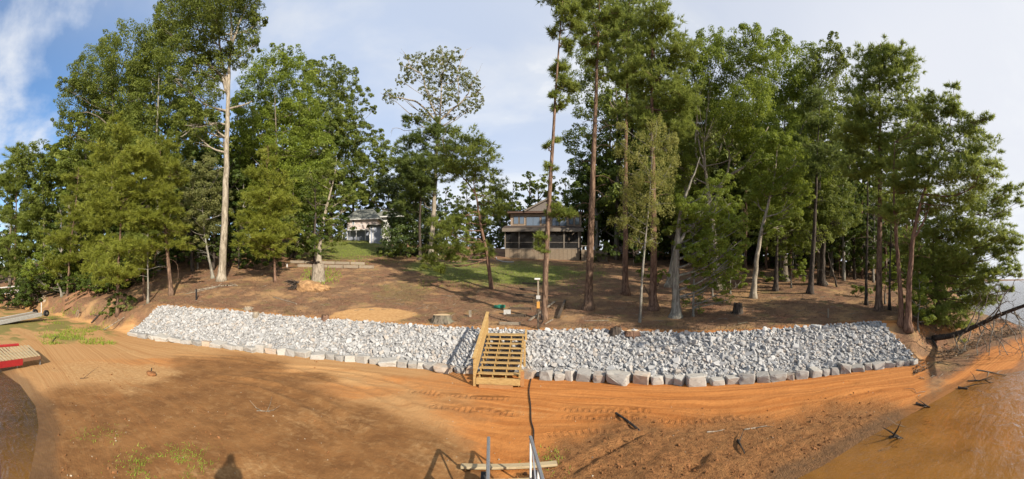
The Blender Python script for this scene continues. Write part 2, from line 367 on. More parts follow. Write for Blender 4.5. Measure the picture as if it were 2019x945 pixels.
def terrain(x, y, fine=True):
    x = np.asarray(x, float); y = np.asarray(y, float)
    X, r, az = polar(x, y)
    rt = np.interp(X, TX, TR); zt = np.interp(X, ZX, ZT); sl = np.interp(X, LX, LS)
    d = r - rt; w = RUN * zt
    natural = np.maximum(sst(-X, -262, -215), sst(X, 1790, 1835))         # the banks beyond the riprap
    n1 = fbm(x, y, 2.2, 4, 3) - .5; n2 = fbm(x, y, 0.7, 3, 5) - .5
    ramp = np.clip((d + natural * n1 * 1.6) / w, 0, 1); ramp = ramp * (1 - natural) + natural * sst((d + n1 * 2.2) / (w * 2.1), 0.0, 1.0)
    dd = np.maximum(d - w, 0)
    up = sl * np.minimum(dd, 45) + sl * 0.25 * np.clip(dd - 45, 0, 40)
    z = zt * ramp + up + sst(dd, 0.3, 5) * ((fbm(x, y, 5, 4, 11) - .5) * 0.45 + n2 * 0.10)
    flat = 1 - sst(d, -0.6, 0.3)
    clod = clod_mask(X, r) * flat
    und = (fbm(x, y, 3.5, 3, 21) - .5) * 0.10 + (fbm(x, y, 0.9, 3, 22) - .5) * 0.045
    z = z + flat * sst(-d, 0.2, 2.5) * und
    if fine:
        z = z + clod * (((fbm(x, y, 0.75, 4, 31) - .5) * 0.20 + (fbm(x, y, 0.28, 2, 33) - .5) * 0.10) * (.35 + 1.0 * sst(fbm(x, y, 1.6, 2, 35), .4, .6)))
        z = z + natural * sst(d, -.5, .5) * (1 - sst(d, w, w + 2)) * n2 * 0.2
    ds = y - np.interp(x, SX, SY)
    bed = -0.05 + 0.065 * ds + (fbm(x, y, 1.3, 3, 41) - .5) * 0.05 * sst(np.abs(ds), 0, .6)
    bed = np.where(ds < -2, np.maximum(-0.05 - 0.13 - (-(ds + 2)) * 0.10, -2.0), bed)
    land = sst(ds, 0.0, 1.5) * (1 - sst(np.abs(az), 1.50, 1.68))
    return np.where(ds < 0.8, np.minimum(bed, 0), 0) + z * land
CLX = [900, 1000, 1060, 1100, 1200, 1350, 1500, 1650, 1750, 1800, 1850]
CLY = [990, 960, 870, 848, 832, 812, 800, 792, 782, 800, 860]
def pixY(r): return YH + HC * FPX / np.maximum(r, 0.5)
def clod_mask(X, r):
    Y = pixY(r); return sst(Y - np.interp(X, CLX, CLY) + (fbm(X, Y, 60, 3, 61) - .5) * 60, -25, 55) * sst(X, 960, 1120)
def gz(x, y): return float(terrain(np.array([x]), np.array([y]))[0])
COLS = {}; RR = np.concatenate([np.arange(3.5, 30, .03), np.arange(30, 112, .08)])
def ground_hit(X, Y, r0=4.0, r1=110.0):
    """the first ground point seen in that direction"""
    key = round(X * 2)
    if key not in COLS:
        a = key / 2.0; a = (a - CX) / FPX; z = terrain(RR * math.sin(a), RR * math.cos(a)); COLS[key] = (z, np.maximum.accumulate(YH - (HC - z) / RR * -FPX * 1.0 if False else (z - HC) / RR))
    z, up = COLS[key]; a = (key / 2.0 - CX) / FPX
    i = max(int(np.searchsorted(up, (YH - Y) / FPX)), int(np.searchsorted(RR, r0))); i = min(i, len(RR) - 1)
    return np.array([RR[i] * math.sin(a), RR[i] * math.cos(a), z[i]]), float(RR[i])
def on_ground(X, r):
    a = (X - CX) / FPX; x, y = r * math.sin(a), r * math.cos(a); return np.array([x, y, gz(x, y)])

def axis(segs):
    o = []
    for a, b, s in segs: o += list(np.arange(a, b, s))
    o.append(segs[-1][1]); return np.array(o)
gx = axis([(-2600, -300, 230), (-300, -90, 14), (-90, -40, 2.0), (-40, -19, .35), (-19, 19, .125), (19, 36, .30), (36, 90, 2.0), (90, 300, 14), (300, 2600, 230)])
gy = axis([(-2600, -200, 240), (-200, -20, 12), (-20, 0.5, 1.2), (0.5, 19, .12), (19, 32, .25), (32, 60, .6), (60, 120, 2.5), (120, 400, 20), (400, 2600, 220)])
GX, GY = np.meshgrid(gx, gy)
fx, fy = GX.ravel(), GY.ravel()
fz = terrain(fx, fy)
th_, tal_, tmk_ = tracks(fx, fy)
fz = fz + th_; dry = sst(fy - np.interp(fx, SX, SY), .7, 1.6)
fz = np.where(dry > 0, np.maximum(fz, -0.05 + 0.022 * dry), fz)
nx, ny = len(gx), len(gy)
idx = np.arange(nx * ny).reshape(ny, nx)
quads = np.stack([idx[:-1, :-1].ravel(), idx[:-1, 1:].ravel(), idx[1:, 1:].ravel(), idx[1:, :-1].ravel()], 1)

# zones of different soil, laid out in the place (worked out from where the photograph shows them)
X_, r_, az_ = polar(fx, fy); Y_ = pixY(r_)
d_ = r_ - np.interp(X_, TX, TR); w_ = RUN * np.interp(X_, ZX, ZT)
YV = YH + (HC - fz) * FPX / np.maximum(r_, .5)
na = fbm(fx, fy, 2.6, 5, 51); nb = fbm(fx, fy, 1.0, 4, 52); nc = fbm(fx, fy, 6, 4, 53)
flat = 1 - sst(d_, -0.2, 0.4)
def blob(cx, cy, rx, ry, wob=1.5, e0=.30, e1=1.25):
    q = np.sqrt(((X_ - cx) / rx) ** 2 + ((YV - cy) / ry) ** 2) + (na - .5) * wob + (nb - .5) * wob * .5
    return 1 - sst(q, e0, e1)
orange = sst(X_ + (na - .5) * 500, 680, 1130) * flat
orange = np.maximum(orange, 0.55 * blob(330, 715, 260, 16) + 0.7 * blob(190, 790, 90, 22) + .5 * blob(700, 770, 190, 18))
MX = [-50, 60, 120, 200, 290, 350, 500, 600, 700, 800, 880, 960, 1050]; MY = [860, 800, 775, 780, 760, 716, 712, 748, 792, 838, 858, 930, 980]
mud = sst(YV - np.interp(X_, MX, MY) + (na - .5) * 60, -45, 30) * flat * (1 - sst(X_, 900, 1060))
mud = np.maximum(mud, 0.75 * blob(560, 745, 150, 13))
sand = np.clip(0.75 * blob(205, 738, 130, 36, 2.2) + 0.3 * blob(655, 832, 95, 24, 2.6) + 0.45 * blob(470, 930, 230, 30, 2.2) + .35 * blob(900, 905, 130, 36, 2.6) + .3 * blob(1050, 810, 90, 30, 2.4) + .6 * blob(700, 690, 420, 12) * flat, 0, 1)
sand = np.maximum(sand, blob(735, 622, 98, 19, 0.6, .75, 1.0) * (d_ > w_ * .8))
clodm = clod_mask(X_, r_) * flat
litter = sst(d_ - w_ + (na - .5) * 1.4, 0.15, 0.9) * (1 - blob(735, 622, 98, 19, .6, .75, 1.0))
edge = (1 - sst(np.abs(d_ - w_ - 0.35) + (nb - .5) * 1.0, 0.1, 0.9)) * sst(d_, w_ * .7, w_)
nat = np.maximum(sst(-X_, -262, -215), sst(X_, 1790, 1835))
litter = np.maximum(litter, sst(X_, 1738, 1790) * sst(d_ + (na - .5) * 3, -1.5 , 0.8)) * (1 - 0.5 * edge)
orange = np.maximum(orange, edge * (0.45 + .4 * sst(X_, 1000, 1500)))
orange = np.maximum(orange, nat * (1 - sst(np.abs(d_ - .8), .5, 1.4)) * .9 * (nb > .5) * (.2 + .6 * (X_ > 1000)))
grass = np.clip(blob(690, 487, 125, 26) + blob(1010, 540, 185, 26, .7) + .7 * blob(870, 528, 70, 25) + 0.35 * blob(800, 575, 70, 30), 0, 1) * (d_ > w_)
weeds = np.clip(sst(X_, 270, 200) * sst(YV + (na - .5) * 50, 690, 660), 0, 1) * (r_ < 60) * flat
grass = np.maximum(grass, 0.65 * weeds * sst(nb + na * .5, .62, .86)); sand = np.maximum(sand, weeds * 0.55)
ds_ = fy - np.interp(fx, SX, SY)
wet = (1 - sst(ds_ + (nb - .5) * .5, 0.15, 0.95)) * sst(ds_, -0.9, -0.1)
drift = sst(X_, 1800, 1850) * sst(d_ + (na - .5) * 4, -8.5, -5.0) * (1 - sst(d_, 0, 1))
litter = np.maximum(litter, drift * .8); litter = np.maximum(litter, sst(-X_, -335, -290) * sst(d_ + (na - .5) * 3, -.5, 1.5) * (r_ < 60) * .8)
me = bpy.data.meshes.new('ground')
me.from_pydata(np.stack([fx, fy, fz], 1), [], quads.tolist())
def put(name, a, b, c, e):
    q = me.attributes.new(name, 'FLOAT_COLOR', 'POINT')
    q.data.foreach_set('color', np.stack([np.clip(v, 0, 1) for v in (a, b, c, e)], 1).astype(np.float32).ravel())
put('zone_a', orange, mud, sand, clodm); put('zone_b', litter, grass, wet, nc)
q = me.attributes.new('bank', 'FLOAT_VECTOR', 'POINT')
q.data.foreach_set('vector', np.stack([az_ * 15 + (fbm(fx, fy, 4, 2, 64) - .5) * 2, -d_ + sst(-d_, .5, 4) * (fbm(fx, fy, 8, 3, 63) - .5) * 5.0 + (fbm(fx, fy, 2.5, 2, 65) - .5) * .8 * sst(-d_, .3, 1.5), 0 * d_], 1).astype(np.float32).ravel())
q = me.attributes.new('tread', 'FLOAT_VECTOR', 'POINT'); q.data.foreach_set('vector', np.stack([tal_, tmk_, th_ * 10], 1).astype(np.float32).ravel())
me.polygons.foreach_set('use_smooth', np.ones(len(me.polygons), bool))

m = NT('ground_soil')
p = m.pos(); za = m.n('ShaderNodeAttribute', attribute_name='zone_a'); zb = m.n('ShaderNodeAttribute', attribute_name='zone_b')
sa = m.n('ShaderNodeSeparateColor', {0: za.outputs['Color']}); sb = m.n('ShaderNodeSeparateColor', {0: zb.outputs['Color']})
bank = m.attr('bank', 'Vector')
f1 = m.noise(1.1, 6, 0.62, p); f2 = m.noise(6, 6, 0.65, p); f3 = m.noise(26, 5, 0.7, p); f4 = m.noise(70, 3, 0.7, p)
f25 = m.noise(3.2, 7, 0.72, p, .4); f25b = m.noise(8.0, 6, 0.75, m.mapping(p, (1, 1, 1), (4, 7, 2)), .3)
streak = m.noise(1.0, 6, 0.6, m.mapping(bank, (0.22, 3.2, 1)), 0.5); streak2 = m.noise(1.0, 5, 0.62, m.mapping(bank, (0.4, 5.5, 1), (3, 1, 0)), 0.3)
def soft(v, k=0.45, q=0.0):
    e = m.math('ADD', v, m.math('MULTIPLY', m.math('SUBTRACT', f2, 0.5), k))
    if q: e = m.math('ADD', e, m.math('MULTIPLY', m.math('SUBTRACT', streak, 0.5), q))
    return m.ramp(e, 0.15, 0.85)
tan = m.mix(m.ramp(streak, 0.2, 0.85), (0.430, 0.215, 0.080), (0.610, 0.365, 0.158))
ora = m.mix(m.ramp(streak, 0.3, 0.7), (0.430, 0.150, 0.034), (0.630, 0.260, 0.072)); ora = m.mix(m.ramp(streak2, 0.5, 0.75, 0, .4), ora, (0.27, 0.105, 0.036))
c = m.mix(soft(sa.outputs[0], .4, .9), tan, ora)
mudc = m.mix(m.ramp(f1, 0.32, 0.68), (0.195, 0.088, 0.029), (0.310, 0.148, 0.050)); mudc = m.mix(m.ramp(f3, .58, .75, 0, .3), mudc, (0.36, 0.23, 0.11))
mudc = m.mix(m.ramp(f25, .50, .64, 0, .55), mudc, (0.37, 0.205, 0.082)); mudc = m.mix(m.ramp(f25b, .60, .70, 0, .6), mudc, (0.13, 0.062, 0.024))
c = m.mix(soft(sa.outputs[1], .4, .75), c, mudc)
sanc = m.mix(m.ramp(f2, 0.3, 0.7), (0.430, 0.235, 0.092), (0.600, 0.370, 0.165)); c = m.mix(m.math('MULTIPLY', soft(sa.outputs[2], .8, .8), .85), c, sanc)
cloc = m.mix(m.ramp(f2, 0.34, 0.64), (0.190, 0.084, 0.030), (0.400, 0.185, 0.066)); cloc = m.mix(m.ramp(f3, 0.55, 0.72, 0, .6), cloc, (0.40, 0.25, 0.13))
cloc = m.mix(m.ramp(f25, .48, .62, 0, .7), cloc, (0.33, 0.165, 0.062)); cloc = m.mix(m.ramp(f25b, .56, .68, 0, .8), cloc, (0.105, 0.048, 0.020))
c = m.mix(m.ramp(f25b, .58, .72, 0, .28), c, (0.30, 0.13, 0.045)); c = m.mix(m.ramp(m.noise(0.9, 6, .7, m.mapping(bank, (.3, 1.6, 1), (2, 9, 0)), .6), .52, .70, 0, .4), c, (0.34, 0.145, 0.044))
c = m.mix(soft(za.outputs['Alpha']), c, cloc)
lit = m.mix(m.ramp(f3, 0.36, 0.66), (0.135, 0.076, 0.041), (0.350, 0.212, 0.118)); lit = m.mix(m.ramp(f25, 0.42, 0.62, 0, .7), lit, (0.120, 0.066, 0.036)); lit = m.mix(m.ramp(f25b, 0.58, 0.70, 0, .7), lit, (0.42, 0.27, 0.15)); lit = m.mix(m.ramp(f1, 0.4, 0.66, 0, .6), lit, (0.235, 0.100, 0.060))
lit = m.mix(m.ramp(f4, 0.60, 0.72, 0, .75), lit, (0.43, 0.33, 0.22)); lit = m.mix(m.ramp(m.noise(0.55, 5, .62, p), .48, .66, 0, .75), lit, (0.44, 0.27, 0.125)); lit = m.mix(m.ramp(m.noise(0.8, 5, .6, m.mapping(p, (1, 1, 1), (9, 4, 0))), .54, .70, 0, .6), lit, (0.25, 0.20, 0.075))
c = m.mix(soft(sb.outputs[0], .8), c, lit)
gra = m.mix(m.ramp(f2, 0.3, 0.7), (0.090, 0.120, 0.024), (0.210, 0.230, 0.055)); gra = m.mix(m.ramp(f3, .55, .75, 0, .5), gra, (0.26, 0.22, 0.08)); c = m.mix(m.math('MULTIPLY', soft(sb.outputs[1], .9), .92), c, gra)
wt = soft(sb.outputs[2], .2); c = m.mix(m.math('MULTIPLY', wt, 0.5), c, (0.105, 0.070, 0.038))
# tyre treads pressed into the graded strip
bx = m.n('ShaderNodeSeparateXYZ', {0: bank})
def band(a, b): return m.math('MULTIPLY', m.ramp(bx.outputs[1], a - .06, a), m.ramp(bx.outputs[1], b, b + .06, 1, 0))
tr = m.math('ADD', m.math('ADD', band(2.35, 2.62), band(2.95, 3.25)), m.math('ADD', band(1.0, 1.2), band(4.3, 4.75)))
tw = m.n('ShaderNodeTexWave', {'Vector': m.mapping(bank, (1, 0.35, 1)), 'Scale': 2.3, 'Distortion': 3.5, 'Detail': 3.0, 'Detail Scale': 1.6}, wave_type='BANDS', bands_direction='DIAGONAL').outputs['Fac']
tv = m.n('ShaderNodeSeparateXYZ', {0: m.attr('tread', 'Vector')}); tmask = m.math('MULTIPLY', tv.outputs[1], m.ramp(f1, .35, .5))
tw = m.math('SINE', m.math('ADD', m.math('MULTIPLY', tv.outputs[0], 34.0), m.math('MULTIPLY', f2, 5.0)))
tread = m.math('MULTIPLY', m.ramp(tw, -.4, .5), tmask)
c = m.mix(m.math('MULTIPLY', tmask, 0.3), c, (0.27, 0.115, 0.042))
h = m.math('ADD', m.math('MULTIPLY', f2, 0.5), m.math('MULTIPLY', m.math('MULTIPLY', f3, m.math('ADD', sb.outputs[0], za.outputs['Alpha'])), 0.35)); h = m.math('ADD', h, m.math('MULTIPLY', streak2, 0.15)); h = m.math('ADD', h, m.math('MULTIPLY', f3, 0.10)); h = m.math('ADD', h, m.math('MULTIPLY', tread, 0.5))
h = m.math('ADD', h, m.math('MULTIPLY', m.math('MULTIPLY', za.outputs['Alpha'], m.noise(13, 5, .7, p)), 1.3))
rough = m.ramp(wt, 0, 1, .95, .5, False)
c = m.mix(1.0, c, (0.78, 0.78, 0.78), 'MULTIPLY')
m.done(m.bsdf(c, rough, m.bump(h, 0.75, 0.075), 0.2))
me.materials.append(MATS['ground_soil'])
tag(link(bpy.data.objects.new('ground', me)), 'sloping red clay lake bed and leaf strewn bank rising to the lawn', None, None, 'structure')

# ---- lake
m = NT('lake_water'); p = m.pos()
r1 = m.noise(1.5, 4, 0.55, m.mapping(p, (1.0, 1.9, 1.0)), 0.6); r2 = m.noise(6.0, 3, 0.6, m.mapping(p, (1, 1.7, 1)), 0.8); r3 = m.noise(0.35, 2, .5, p)
hgt = m.math('ADD', m.math('ADD', r1, m.math('MULTIPLY', r2, 0.22)), m.math('MULTIPLY', r3, 0.6)); nb_ = m.bump(hgt, 0.8, 0.16)
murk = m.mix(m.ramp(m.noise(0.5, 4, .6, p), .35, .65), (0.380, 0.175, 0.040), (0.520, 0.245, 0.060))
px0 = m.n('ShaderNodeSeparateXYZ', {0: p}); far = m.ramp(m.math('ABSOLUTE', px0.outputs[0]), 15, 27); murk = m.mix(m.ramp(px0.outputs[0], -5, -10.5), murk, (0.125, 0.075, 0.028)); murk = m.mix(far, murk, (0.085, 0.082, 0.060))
dif = m.n('ShaderNodeBsdfDiffuse', {'Color': murk}).outputs[0]; trn = m.n('ShaderNodeBsdfTransparent', {'Color': (0.95, 0.74, 0.44)}).outputs[0]
mm = m.n('ShaderNodeMixShader', {0: 0.60}); m.t.links.new(dif, mm.inputs[1]); m.t.links.new(trn, mm.inputs[2])
fr = m.n('ShaderNodeFresnel', {'IOR': 1.33, 'Normal': nb_}).outputs[0]; gl = m.n('ShaderNodeBsdfGlossy', {'Color': (1, 1, 1), 'Roughness': 0.12, 'Normal': nb_}).outputs[0]
m2 = m.n('ShaderNodeMixShader', {0: fr}); m.t.links.new(mm.outputs[0], m2.inputs[1]); m.t.links.new(gl, m2.inputs[2]); m.done(m2.outputs[0])
S = 3000.0
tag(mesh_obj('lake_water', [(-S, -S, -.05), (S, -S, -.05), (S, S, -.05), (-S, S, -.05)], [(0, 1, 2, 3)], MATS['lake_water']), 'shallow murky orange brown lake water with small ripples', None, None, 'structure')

# ================================================================= RIPRAP
def hull(n, sx, sy, sz, seed, blocky=0.0):
    rr = random.Random(seed); bm = bmesh.new()
    for _ in range(n):
        v = Vector((rr.gauss(0, 1), rr.gauss(0, 1), rr.gauss(0, 1))).normalized()
        if blocky:
            mxx = max(abs(c) for c in v); v = v.lerp(v / mxx * 0.86, blocky)
        v *= rr.uniform(0.86, 1.08); bm.verts.new((v.x * sx, v.y * sy, v.z * sz))
    g = bmesh.ops.convex_hull(bm, input=bm.verts)
    bmesh.ops.delete(bm, geom=[e for e in g['geom_interior'] if isinstance(e, bmesh.types.BMVert)], context='VERTS')
    bm.verts.index_update(); v = np.array([tuple(q.co) for q in bm.verts]); f = [tuple(q.index for q in t.verts) for t in bm.faces]; bm.free()
    return v, f
SV = [hull(13, 1, random.uniform(.62, .9), random.uniform(.42, .7), 100 + i, .25) for i in range(18)]
def rotm(g): 
    q = g.normal(size=4); q /= np.linalg.norm(q); return np.array(Quaternion(q).to_matrix())
def bank_point(X, d):
    a = (X - CX) / FPX; r = np.interp(X, TX, TR) + d; return np.array([r * math.sin(a), r * math.cos(a)]), r
def flatq(g, p_, loose=0):
    q = Quaternion((0, 0, 1), g.uniform(0, 6.28)); t = Quaternion((g.normal(), g.normal(), 0), abs(g.normal()) * .55)
    a = math.atan2(p_[0], p_[1]); n = Vector((-math.sin(a) * .55, -math.cos(a) * .55, 1)) if not loose else Vector((0, -.55, 1))
    return Vector((0, 0, 1)).rotation_difference(n.normalized()) @ t @ q
def riprap(name, label, Xa, Xb, seed, skipend):
    g = np.random.default_rng(seed)
    base = on_ground((Xa + Xb) / 2, float(np.interp((Xa + Xb) / 2, TX, TR)) + 1)
    root = tag(empty(name, base), label, 'riprap', 'riprap banks along the shore')
    # the bed under the stones
    endf = lambda X: float(min(np.clip((X - Xa) / skipend[0], 0, 1) if skipend[0] else 1, np.clip((Xb - X) / skipend[1], 0, 1) if skipend[1] else 1))
    xs = np.arange(Xa, Xb + 1, 6.0); mb = MB(); rows = []
    items = []
    for X in xs:
        w = RUN * np.interp(X, ZX, ZT); row = []; e_ = endf(X)
        for d in np.linspace(-0.05, (w + 0.1) * (.12 + .88 * e_), 9):
            (x, y), r = bank_point(X, d); row.append((x, y, gz(x, y) + .05))
        rows.append(row)
    v = [q for r0 in rows for q in r0]; n = 9
    f = [(i*n+j, (i+1)*n+j, (i+1)*n+j+1, i*n+j+1) for i in range(len(rows)-1) for j in range(n-1)]
    mesh_obj('stone_bed', v, f, MATS['stone_bed'], root, base)
    X = Xa
    while X < Xb:
        (x0, y0), _ = bank_point(X, 0); (x1, y1), _ = bank_point(X + 1, 0)
        step = .150 / math.hypot(x1 - x0, y1 - y0)
        w = RUN * np.interp(X, ZX, ZT); end = endf(X)
        top = (w + .12) * (0.16 + .84 * end)
        for layer in (0, 1):
            d = 0.16 + g.uniform(0, .14)
            while d < top:
                XX = X + g.normal() * step * .35; (x, y), r = bank_point(XX, d + g.normal() * .04)
                s = float(np.clip(g.lognormal(-2.33, .36), .050, .20)) * (1.0 if layer else .9)
                items.append((x, y, layer * .055 + s * .12, s, r, g.uniform()))
                d += 0.122 if layer == 0 else .175
        d = .12
        while d < top:                                     # small fill between the larger stones
            XX = X + g.normal() * step * .4; (x, y), r = bank_point(XX, d + g.normal() * .03)
            s = float(np.clip(g.lognormal(-2.72, .28), .036, .10)); items.append((x, y, .035 + s * .1, s, r, g.uniform())); d += .10
        X += step
    A = np.array(items); z = terrain(A[:, 0], A[:, 1]); pos = np.stack([A[:, 0], A[:, 1], z + A[:, 2]], 1)
    app = A[:, 3] / A[:, 4] * np.where(A[:, 2] > .07, 1.3, 1); order = np.argsort(-app)
    mats = [np.array(flatq(g, pos[0], 1).to_matrix()) for _ in range(64)]
    slope = np.array(Matrix.Rotation(0.0, 3, 'X'))
    for k in order[:300]:
        vi = int(A[k, 5] * 1e6) % len(SV)
        nm = 'stone_shape_%02d' % vi
        if nm not in bpy.data.meshes:
            mm_ = bpy.data.meshes.new(nm); mm_.from_pydata(SV[vi][0].tolist(), [], SV[vi][1]); mm_.materials.append(MATS['riprap_stone'])
        o = bpy.data.objects.new('stone', bpy.data.meshes[nm]); s = A[k, 3] * 1.12
        o.parent = root; o.location = Vector(pos[k]) - Vector(base); o.rotation_mode = 'QUATERNION'
        o.rotation_quaternion = flatq(g, pos[k]); o.scale = (s, s, s); COL.objects.link(o)
    vv, ff, tt, n0 = [], [], [], 0
    for k in order[300:]:
        v, f = SV[int(A[k, 5] * 1e6) % len(SV)]; q = (v * A[k, 3] * 1.05) @ mats[int(g.integers(64))].T + pos[k]
        vv.append(q); ff += [tuple(i + n0 for i in t) for t in f]; tt += [g.uniform()] * len(f); n0 += len(v)
    o = mesh_obj('small_stone_heap', np.concatenate(vv), ff, MATS['riprap_stone'], root, base, tt); o['kind'] = 'stuff'
    return root
riprap('riprap_bank', 'long bank of pale broken stone from the grassy cove to the wooden staircase', 258, 984, 1, (55, 0))
riprap('riprap_bank', 'bank of grey broken stone from the wooden staircase to the fallen tree', 986, 1797, 2, (0, 62))

def block(seed):
    rr = random.Random(seed); v = []
    for sx_ in (-1, 1):
        for sy_ in (-1, 1):
            for sz_ in (-1, 1): v.append((sx_ * .5 * rr.uniform(.74, 1.02), sy_ * .45 * rr.uniform(.7, 1.05), sz_ * .5 * rr.uniform(.70, 1.04)))
    for k in range(3): v.append((rr.uniform(-.5, .5), -.5 * rr.uniform(.8, 1.1), rr.uniform(-.4, .5)))
    bm = bmesh.new(); [bm.verts.new(q) for q in v]; g = bmesh.ops.convex_hull(bm, input=bm.verts)
    bmesh.ops.delete(bm, geom=[e for e in g['geom_interior'] if isinstance(e, bmesh.types.BMVert)], context='VERTS')
    bm.verts.index_update(); o = np.array([tuple(q.co) for q in bm.verts]); f = [tuple(q.index for q in t.verts) for t in bm.faces]; bm.free(); return o, f
BV = [block(300 + i) for i in range(14)]
for i, (v, f) in enumerate(BV):
    mm_ = bpy.data.meshes.new('boulder_shape_%02d' % i); bm = bmesh.new(); vs = [bm.verts.new(q) for q in v]
    for t in f: bm.faces.new([vs[j] for j in t])
    bmesh.ops.dissolve_limit(bm, angle_limit=R(14), verts=bm.verts, edges=bm.edges)
    bmesh.ops.bevel(bm, geom=list(bm.edges) , offset=.04, segments=1, affect='EDGES', profile=.5)
    bmesh.ops.triangulate(bm, faces=bm.faces); bmesh.ops.subdivide_edges(bm, edges=[e for e in bm.edges if e.calc_length() > .2], cuts=1); bmesh.ops.triangulate(bm, faces=bm.faces)
    for q in bm.verts:
        t = fbm([q.co.x + q.co.z * .7], [q.co.y - q.co.z * .4], .16, 3, i)[0] - .5; q.co += q.co.normalized() * t * .13
    bm.to_mesh(mm_); bm.free(); mm_.materials.append(MATS['boulder_stone'])
def boulder_row(label, spans, seed):
    g = random.Random(seed); base = on_ground(spans[len(spans)//2][0], float(np.interp(spans[len(spans)//2][0], TX, TR)) - .1)
    root = tag(empty('boulder_row', base), label, 'boulders', 'rows of boulders at the foot of the riprap')
    for a, b, hp in spans:
        X = (a + b) / 2; (x, y), r = bank_point(X, -.12 + g.uniform(-.08, .04)); (xa, ya), _ = bank_point(a, 0); (xb, yb), _ = bank_point(b, 0)
        wd = math.hypot(xb - xa, yb - ya); hh = hp * r / FPX * 1.06
        o = bpy.data.objects.new('boulder', bpy.data.meshes['boulder_shape_%02d' % g.randrange(14)]); o.parent = root
        o.location = Vector((x, y, gz(x, y) + hh * .30)) - Vector(base)
        o.rotation_euler = (g.uniform(-.2, .2), g.uniform(-.16, .16), math.atan2(yb - ya, xb - xa) + g.choice((0, math.pi)) + g.uniform(-.35, .35))
        o.scale = (wd * g.uniform(.92, 1.06), g.uniform(.75, 1.05) * max(.5, wd) , hh * g.uniform(.85, 1.25)); COL.objects.link(o)
g_ = random.Random(4)
sp = []; X = 257.0
while X < 500: 
    w0 = g_.uniform(15, 27); sp.append((X, X + w0, g_.uniform(9, 13))); X += w0
for a, b in [(0,40),(40,85),(85,120),(120,160),(160,215),(218,275),(275,315),(318,350),(350,395),(395,445),(445,490),(490,560),(560,600),(600,635),(635,665),(665,710),(710,780),(785,830),(830,868)]:
    sp.append((505 + a / 2, 505 + b / 2, g_.uniform(11.5, 16)))
boulder_row('row of pale flat boulders along the foot of the riprap from cove to staircase', sp, 5)
sp = [(a, b, h) for a, b, h in [(1030,1056,17),(1062,1091,20),(1092,1114,16),(1115,1134,20),(1135,1167,24),(1169,1195,22),(1196,1246,23),(1248,1281,26),(1282,1307,18),(1309,1330,17),(1330,1351,20),(1351,1393,23),(1400,1429,15),(1430,1455,18),(1455,1490,20),(1491,1518,19),(1516,1549,20),(1550,1567,16),(1568,1594,17),(1594,1617,19),(1617,1637,15),(1637,1652,18),(1652,1678,19),(1679,1704,15),(1704,1719,15),(1719,1742,14),(1742,1763,13),(1763,1780,13),(1780,1793,13),(1793,1806,11)]]
boulder_row('row of big squarish boulders along the foot of the riprap from staircase to fallen tree', sp, 6)

# ================================================================= TREES
def unit(v): return v / np.maximum(np.linalg.norm(v, axis=-1, keepdims=True), 1e-9)
def leaf_quads(C, Nn, L, g, ratio=.62):
    n = len(C); rv = unit(g.normal(size=(n, 3))); a = unit(rv - Nn * (rv * Nn).sum(1, keepdims=True)); b = np.cross(Nn, a)
    s = (L * g.uniform(.65, 1.35, n))[:, None]
    up = Nn * s * .14
    v = np.stack([C - a*s*.5, C + b*s*.5*ratio + up, C + a*s*.5, C - b*s*.5*ratio + up], 1).reshape(-1, 3)
    return v, np.arange(4 * n).reshape(n, 4)
def crown_leaf(blobs, n_of, L, g, flat=.65, core=.35, droop=0.0, airy=55):
    V, T = [], []
    for (c, Rh, Rv), n in zip(blobs, n_of):
        n = int(n); nc = max(5, n // airy)
        u = unit(g.normal(size=(nc, 3))); rad = g.uniform(core, 1.0, nc) ** .7
        pc = c + u * rad[:, None] * np.array([Rh, Rh, Rv]); k = g.integers(nc, size=n)
        rc = np.clip(.27 * Rh, .18, .70) * (1 if airy > 30 else .55)
        lob = unit(g.normal(size=(n, 3)) + u[k] * .5 + np.array([0, 0, .35])); lr = (g.uniform(.25, 1, n) ** .45)[:, None]
        off = lob * lr * np.array([rc, rc, rc * flat])
        off[:, 2] -= droop * np.abs(g.normal(size=n)) * rc
        C = pc[k] + off
        Nn = unit(lob * .75 + u[k] * .25 + np.array([0, 0, .45]) + g.normal(size=(n, 3)) * .38)
        V.append((C, Nn)); ct = np.clip(g.normal(.46, .19, nc), 0, 1); T.append(np.clip(ct[k] + g.normal(0, .13, n), 0, 1))
    C = np.concatenate([a for a, b in V]); Nn = np.concatenate([b for a, b in V])
    v, f = leaf_quads(C, Nn, L, g); return v, f, np.concatenate(T)
